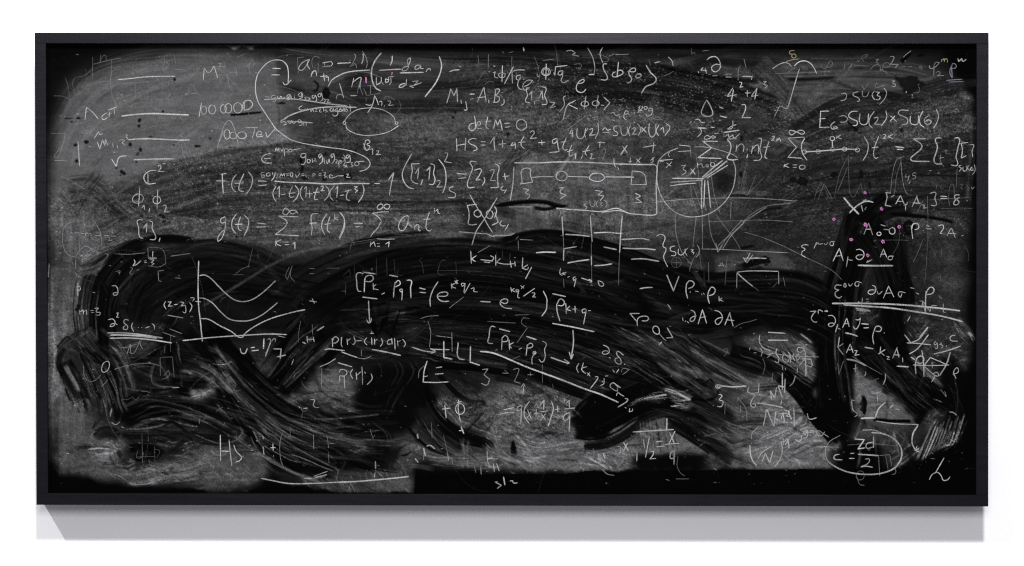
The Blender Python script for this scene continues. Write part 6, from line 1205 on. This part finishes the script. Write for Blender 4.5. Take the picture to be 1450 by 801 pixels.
chalk_formula|sum over K of the bracketed ring chain times t to two K|>B5 w2.2;45 35 60 65 110 40 150 25 180 45 160 60 120 45 80 30 50 30 45 50;180 85 35 95 110 175 35 262 160 270;w2.5;183 92 155 150 160 220 202 288;w2;465 70 458 102;500 65 465 88 505 102;w2.5;700 80 735 150 725 230 690 290;w2.3;828 80 790 180 785 250 800 270 825 262;765 180 825 172;w2;865 65 890 60 885 80 865 100 895 98;915 65 908 100;950 62 915 82 950 100;w2.9;975 170 1050 178;985 192 1040 195;w2.1;5 320 0 350;40 315 5 335 45 352;75 328 115 328;78 350 112 350;o 160 348 25 18
chalk_formula|large sum sign with two square brackets at the right edge|>B5 w3;1240 100 1130 100 1205 160 1195 190 1105 275 1120 292 1270 298;1376 96 1356 92 1325 100 1340 170 1310 290 1325 315 1380 320;>B6 w2 d.65;692 230 690 300 720 345;675 270 720 262;d.4;720 205 745 195 735 225 760 228;d1 w2.5;810 95 850 95 840 180 825 260 835 330 780 328;w2.2;930 132 870 140 880 200 870 268 915 248;950 150 978 155 965 200 970 260;w2;875 330 850 340 870 360 850 385;885 345 890 380 915 375 920 335;940 330 925 355 945 380;965 345 950 370 975 375 970 355;985 325 990 380 965 415;w1.5 d.35;835 350 825 530;690 10 680 80
chalk_drawing|faint thin line graph of sharp peaks|>B5 w1.6 d.32;262 640 285 560 325 470 370 560 400 615 435 615 450 560 490 400 565 245 565 400 580 580 605 608 640 560 675 480 685 560 700 590;d.35;300 630 350 490 420 620;470 560 555 350;280 570 350 540;d.38;930 570 950 400 985 285 1020 260 1030 400 1050 530 1080 595;965 580 985 420 1020 300 1040 480 1070 570 1115 600;980 260 1010 270 1045 250;w2 d.4;0 640 120 638;0 655 110 652
chalk_formula|small four comma five beside the right hand peak|>B5 w1.9 d.75;1070 410 1060 430 1090 432;1095 415 1080 475;1105 465 1090 495;1155 395 1130 400 1125 420 1150 425 1140 450 1120 450;w2.6;1268 378 1290 380
chalk_drawing|bold cross struck over a short curve at the top of the right leg|>B5 w4 d.95;522 612 570 670 655 760;w3.4;570 750 620 700 700 650 740 645 780 655;w2.4;565 680 600 690;570 660 575 690;690 640 720 632;675 680 690 735;w3 d.7;705 720 720 695
chalk_formula|epsilon partial A minus rho above two long bold bars|>C5 w2.5;505 640 455 640 445 665 480 680 450 700 450 730 480 750 505 735;w2;530 620 525 650 540 655 538 620;565 625 575 645 600 625;680 618 630 610 622 640 650 645 655 620;w2.2;770 640 795 650 800 690 770 718 735 705 745 685 795 680;815 690 825 715 860 690;915 645 868 752;915 650 960 742;885 710 945 705;1062 705 1005 700 1000 725 1020 745 1030 710;w2.5;1155 708 1180 718;1232 850 1235 800 1240 720 1255 680 1285 655 1310 675 1295 710 1250 720
chalk_line|pair of long bold bars crossing the right leg|>D5 w3.9 d1;420 58 700 58 1000 68 1356 100 1538 122;520 70 700 82 900 95 1150 130 1356 165 1500 200 1560 218;w4 d.7;625 100 700 112 755 125;w2.4;630 115 720 128
chalk_formula|N and N minus one struck by the pair of bars|>D5 w2.2 d.75;645 75 650 40 680 70 685 10;715 20 740 20;722 42 742 40;1205 30 1235 140 1240 -50;1200 100 1215 40 1275 130 1285 80;1290 75 1335 78;1392 60 1395 135 1410 135;>D6 w2;560 -20 560 140
chalk_formula|epsilon partial A equals rho under the pair of bars|>D5 w2.2;228 128 280 125 250 160 240 190 265 220 290 218;300 150 305 115 325 120 340 130;380 120 355 125 385 130;385 165 425 165 450 200 440 240 410 260 388 245 405 230 450 235;470 240 450 310;465 270 495 285;w2.4;550 185 512 270;550 190 570 262;525 235 570 232;605 255 625 282 660 240;w2.1;625 200 655 200 668 185 660 240;w2.7;675 235 740 240;695 272 740 270;w2.6;785 300 775 350 785 415;785 300 810 258 850 270 840 300 800 300;w3;872 314 880 316;w3.4;535 315 590 326 645 345
chalk_formula|k A two minus k two A one with short bold underlines|>D5 w2.4;485 350 475 420 470 440;520 408 470 440 520 508;580 410 545 490;580 415 605 490;550 465 605 458;615 470 640 470 620 510 660 505;w2.8;705 440 780 455;w2.4;845 435 838 500;885 460 825 500;850 490 880 515;895 520 920 525 900 545 925 548;990 440 948 538;985 450 1005 530;960 505 1015 510;1035 530 1038 570;w3;985 605 1090 612;w4;548 545 630 560 718 602;w2.2 d.8;625 590 622 660;605 630 640 620;w2.4;885 670 885 720 865 768;w2.2;710 650 715 670 700 695;w1.6 d.4;600 520 720 600 860 680;470 580 480 680 520 560;780 730 830 712
chalk_formula|SU six struck through by a level stroke|>D4 w3;1155 310 1300 318;1155 378 1330 380;w2.2 d.85;1085 330 1080 390 1110 440 1180 475;w3;1000 440 995 465;w2;1030 490 1055 488;1090 450 1105 480 1095 520;1145 500 1170 510 1150 530 1200 485;w2.4 d1;1235 450 1225 490 1250 540 1240 575 1215 560;1290 500 1285 550 1320 570 1350 510;w2 d.7;1150 490 1356 515 1500 522 1600 525;>D5 w2.2 d.9;35 480 60 520 55 575;90 490 78 520 95 560;130 500 105 520 120 555 140 530;180 450 120 450 125 480 160 480 175 455 190 520 135 600;165 540 235 545 240 610 200 600;w3;190 540 192 695;w2.2 d.7;118 620 115 665;100 690 80 750 50 780;95 418 150 420;0 378 35 380;0 320 20 325;>D4 w2.6;1280 600 1285 640;1305 620 1310 640;w1.7 d.45;770 460 800 455 790 500 770 520;1110 540 1130 600 1110 680;1200 660 1190 740
chalk_drawing|open lens sketches with crossing strokes near the right frame rail|>D6 w3;375 330 430 402;w2.6;430 402 500 370 580 265;w3.4;505 355 580 265;w2.2;395 402 500 408 605 420;w2.8;415 500 480 460 585 330;w3;430 525 465 550;w2.6;475 675 470 600 490 530 530 520 545 550 520 580 480 575;w2.4;525 465 540 560 545 700;w2.2;450 595 600 600 765 595;545 600 600 530 740 590;545 605 640 685 670 690 665 665 630 670 640 690 610 745;w3.2;775 480 740 590 680 690;w1.9 d.7;615 565 618 620;605 580 635 575;w2.8;400 215 425 170
chalk_formula|small g s and c over a slanted line by the right frame rail|>D6 w2.1;650 390 635 400 640 420 655 410 660 400 660 450 640 455;700 405 680 415 710 430 690 450;735 435 745 425;w2.6;820 335 780 345 775 375 840 388;w2.8;630 500 750 470 865 430
chalk_formula|lone rho in the dark by the right frame rail|>D6 w2.2;805 670 800 685 810 640 835 620 845 650 825 670 808 668;805 670 825 715
chalk_drawing|thin upright hairlines down the right side|>C6 w1.5 d.34;580 0 578 200 565 450 550 630;d.4;530 60 495 110;540 230 500 330 450 440;d.28;695 310 695 400;685 540 690 610;330 150 320 280 270 370;410 250 360 245 150 245;900 290 935 370 930 430;w2.2 d.65;480 705 500 718;425 660 460 668
'''
cover_n = 0
def ribbon(P, w, d, V, F, A, lay):
    n = len(P)
    if n < 2: return
    T = np.gradient(P, axis=0); T /= np.hypot(T[:, 0], T[:, 1])[:, None] + 1e-9
    N = np.stack([-T[:, 1], T[:, 0]], 1)
    jit = 1 + 0.22 * (np.interp(np.arange(n), np.arange(0, n + 8, 4), rng.random(len(np.arange(0, n + 8, 4)))) - .5)
    end = np.minimum(np.arange(n), np.arange(n)[::-1]); jit *= np.clip(0.62 + end * 0.16, 0, 1)
    pr = 1 + 0.45 * (np.interp(np.arange(n), np.arange(0, n + 18, 9), rng.random(len(np.arange(0, n + 18, 9)))) - .55)
    pr = pr * (1 + 0.5 * (np.interp(np.arange(n), np.arange(0, n + 50, 25), rng.random(len(np.arange(0, n + 50, 25)))) - .6))
    base = len(V)
    y = PANEL - 0.00035 - lay * 0.000004
    for i in range(n):
        for k, c in ((-.62, .12), (-.25, 1.0), (.25, 1.0), (.62, .12)):
            px, py = P[i] + N[i] * (k * w * jit[i])
            V.append((X(px, y), y, Z(py, y) - ORG[2])); A.append(max(0.0, d * c * pr[i]))
    for i in range(n - 1):
        a = base + 4 * i
        for k in range(3):
            F.append((a + k, a + k + 1, a + k + 5, a + k + 4))

def write(name, label, body, parent):
    global cover_n
    ox, oy, sc = 0, 0, 1.0
    w, d, col = 2.0, 1.0, ''
    buf = {}
    for st in body.replace(';', ' ; ').split(' ; '):
        v = []; ell = False
        for tk in st.split():
            if tk[0] == '>': ox, oy, sc = TS[tk[1:]]
            elif tk[0] == 'w': w = float(tk[1:])
            elif tk[0] == 'd': d = float(tk[1:])
            elif tk in 'pyv': col = tk
            elif tk == 'o': ell = True
            else: v.append(float(tk))
        if len(v) < 4: continue
        if ell:
            a0 = random.uniform(-2.2, -1.2)
            pts = [(v[0] + v[2] * math.cos(a0 + t * 6.6 / 12) * random.uniform(.95, 1.05), v[1] + v[3] * math.sin(a0 + t * 6.6 / 12) * random.uniform(.95, 1.05)) for t in range(13)]
        else:
            pts = list(zip(v[0::2], v[1::2]))
        P = np.array([(ox + x / sc, oy + y / sc) for x, y in pts])
        P = cr(P, 0.9)
        cover_n += 1
        b = buf.setdefault(col, [])
        b.append((P, w * WID, min(1.0, d) ** 1.5 * COV * random.uniform(.72, 1.12), cover_n % 180))
    for col, strokes in buf.items():
        # strokes that lie far from the rest are marks of their own
        n = len(strokes); root = list(range(n))
        lo = [s[0].min(0) / PX for s in strokes]; hi = [s[0].max(0) / PX for s in strokes]
        def find(i):
            while root[i] != i: i = root[i]
            return i
        for i in range(n):
            for j in range(i):
                g = np.maximum(0, np.maximum(lo[i] - hi[j], lo[j] - hi[i]))
                if np.hypot(*g) <= max(0.017, 0.45 * max((hi[i] - lo[i]).max(), (hi[j] - lo[j]).max())):
                    root[find(i)] = find(j)
        groups = {}
        for i in range(n): groups.setdefault(find(i), []).append(strokes[i])
        for k, g in enumerate(sorted(groups.values(), key=lambda g: -sum(len(s[0]) for s in g))):
            if k and len(stray) >= 95:
                residue.extend(g); continue
            V, F, A = [], [], []
            for s in g: ribbon(*s[:3], V, F, A, s[3])
            o = mesh_obj(name if k == 0 else 'chalk_mark', V, F, CHALK[col], parent)
            at_ = o.data.attributes.new('cover', 'FLOAT', 'POINT'); at_.data.foreach_set('value', A)
            if k: stray.append(o)
            elif col == '' or len(buf) == 1: o['label'] = label
stray, residue = [], []
WID, COV = 0.57, 1.0
for line in WRITING.strip().split('\n'):
    nm, lb, body = line.split('|')
    write(nm, lb, body, panel)

# pink chalk dots scrubbed on by the right leg
for k, (tile, cx, cy, rx, ry) in enumerate((('C5', 438, 62, 14, 14), ('C5', 710, 110, 22, 18), ('C5', 1008, 128, 18, 18), ('C5', 585, 240, 15, 14), ('C5', 865, 258, 18, 16),
                                           ('C5', 732, 378, 12, 12), ('B5', 710, 570, 16, 14), ('B5', 852, 712, 15, 14))):
    pts = []; rx *= random.uniform(.5, .95); ry *= random.uniform(.6, 1.0); cx += random.uniform(-3, 3)
    for j in range(7):
        a = -1 + 2 * j / 6
        pts += ['%.0f %.0f' % (cx + rx * a * .8 + (6 if j % 2 else -6) + random.uniform(-2, 2), cy + (ry if j % 2 else -ry) * (1 - .4 * a * a) - 5 * a)]
    write('chalk_dot', 'scrubbed pink chalk dot', '>%s p w3 d1;%s;%s' % (tile, ' '.join(pts), ' '.join(pts[1:5])), panel)

if residue:
    V, F, A = [], [], []
    for s in residue: ribbon(*s[:3], V, F, A, s[3])
    o = mesh_obj('chalk_residue', V, F, CHALK[''], panel)
    at_ = o.data.attributes.new('cover', 'FLOAT', 'POINT'); at_.data.foreach_set('value', A)
    o['kind'] = 'stuff'
print('MARKS', len(stray), len(residue))
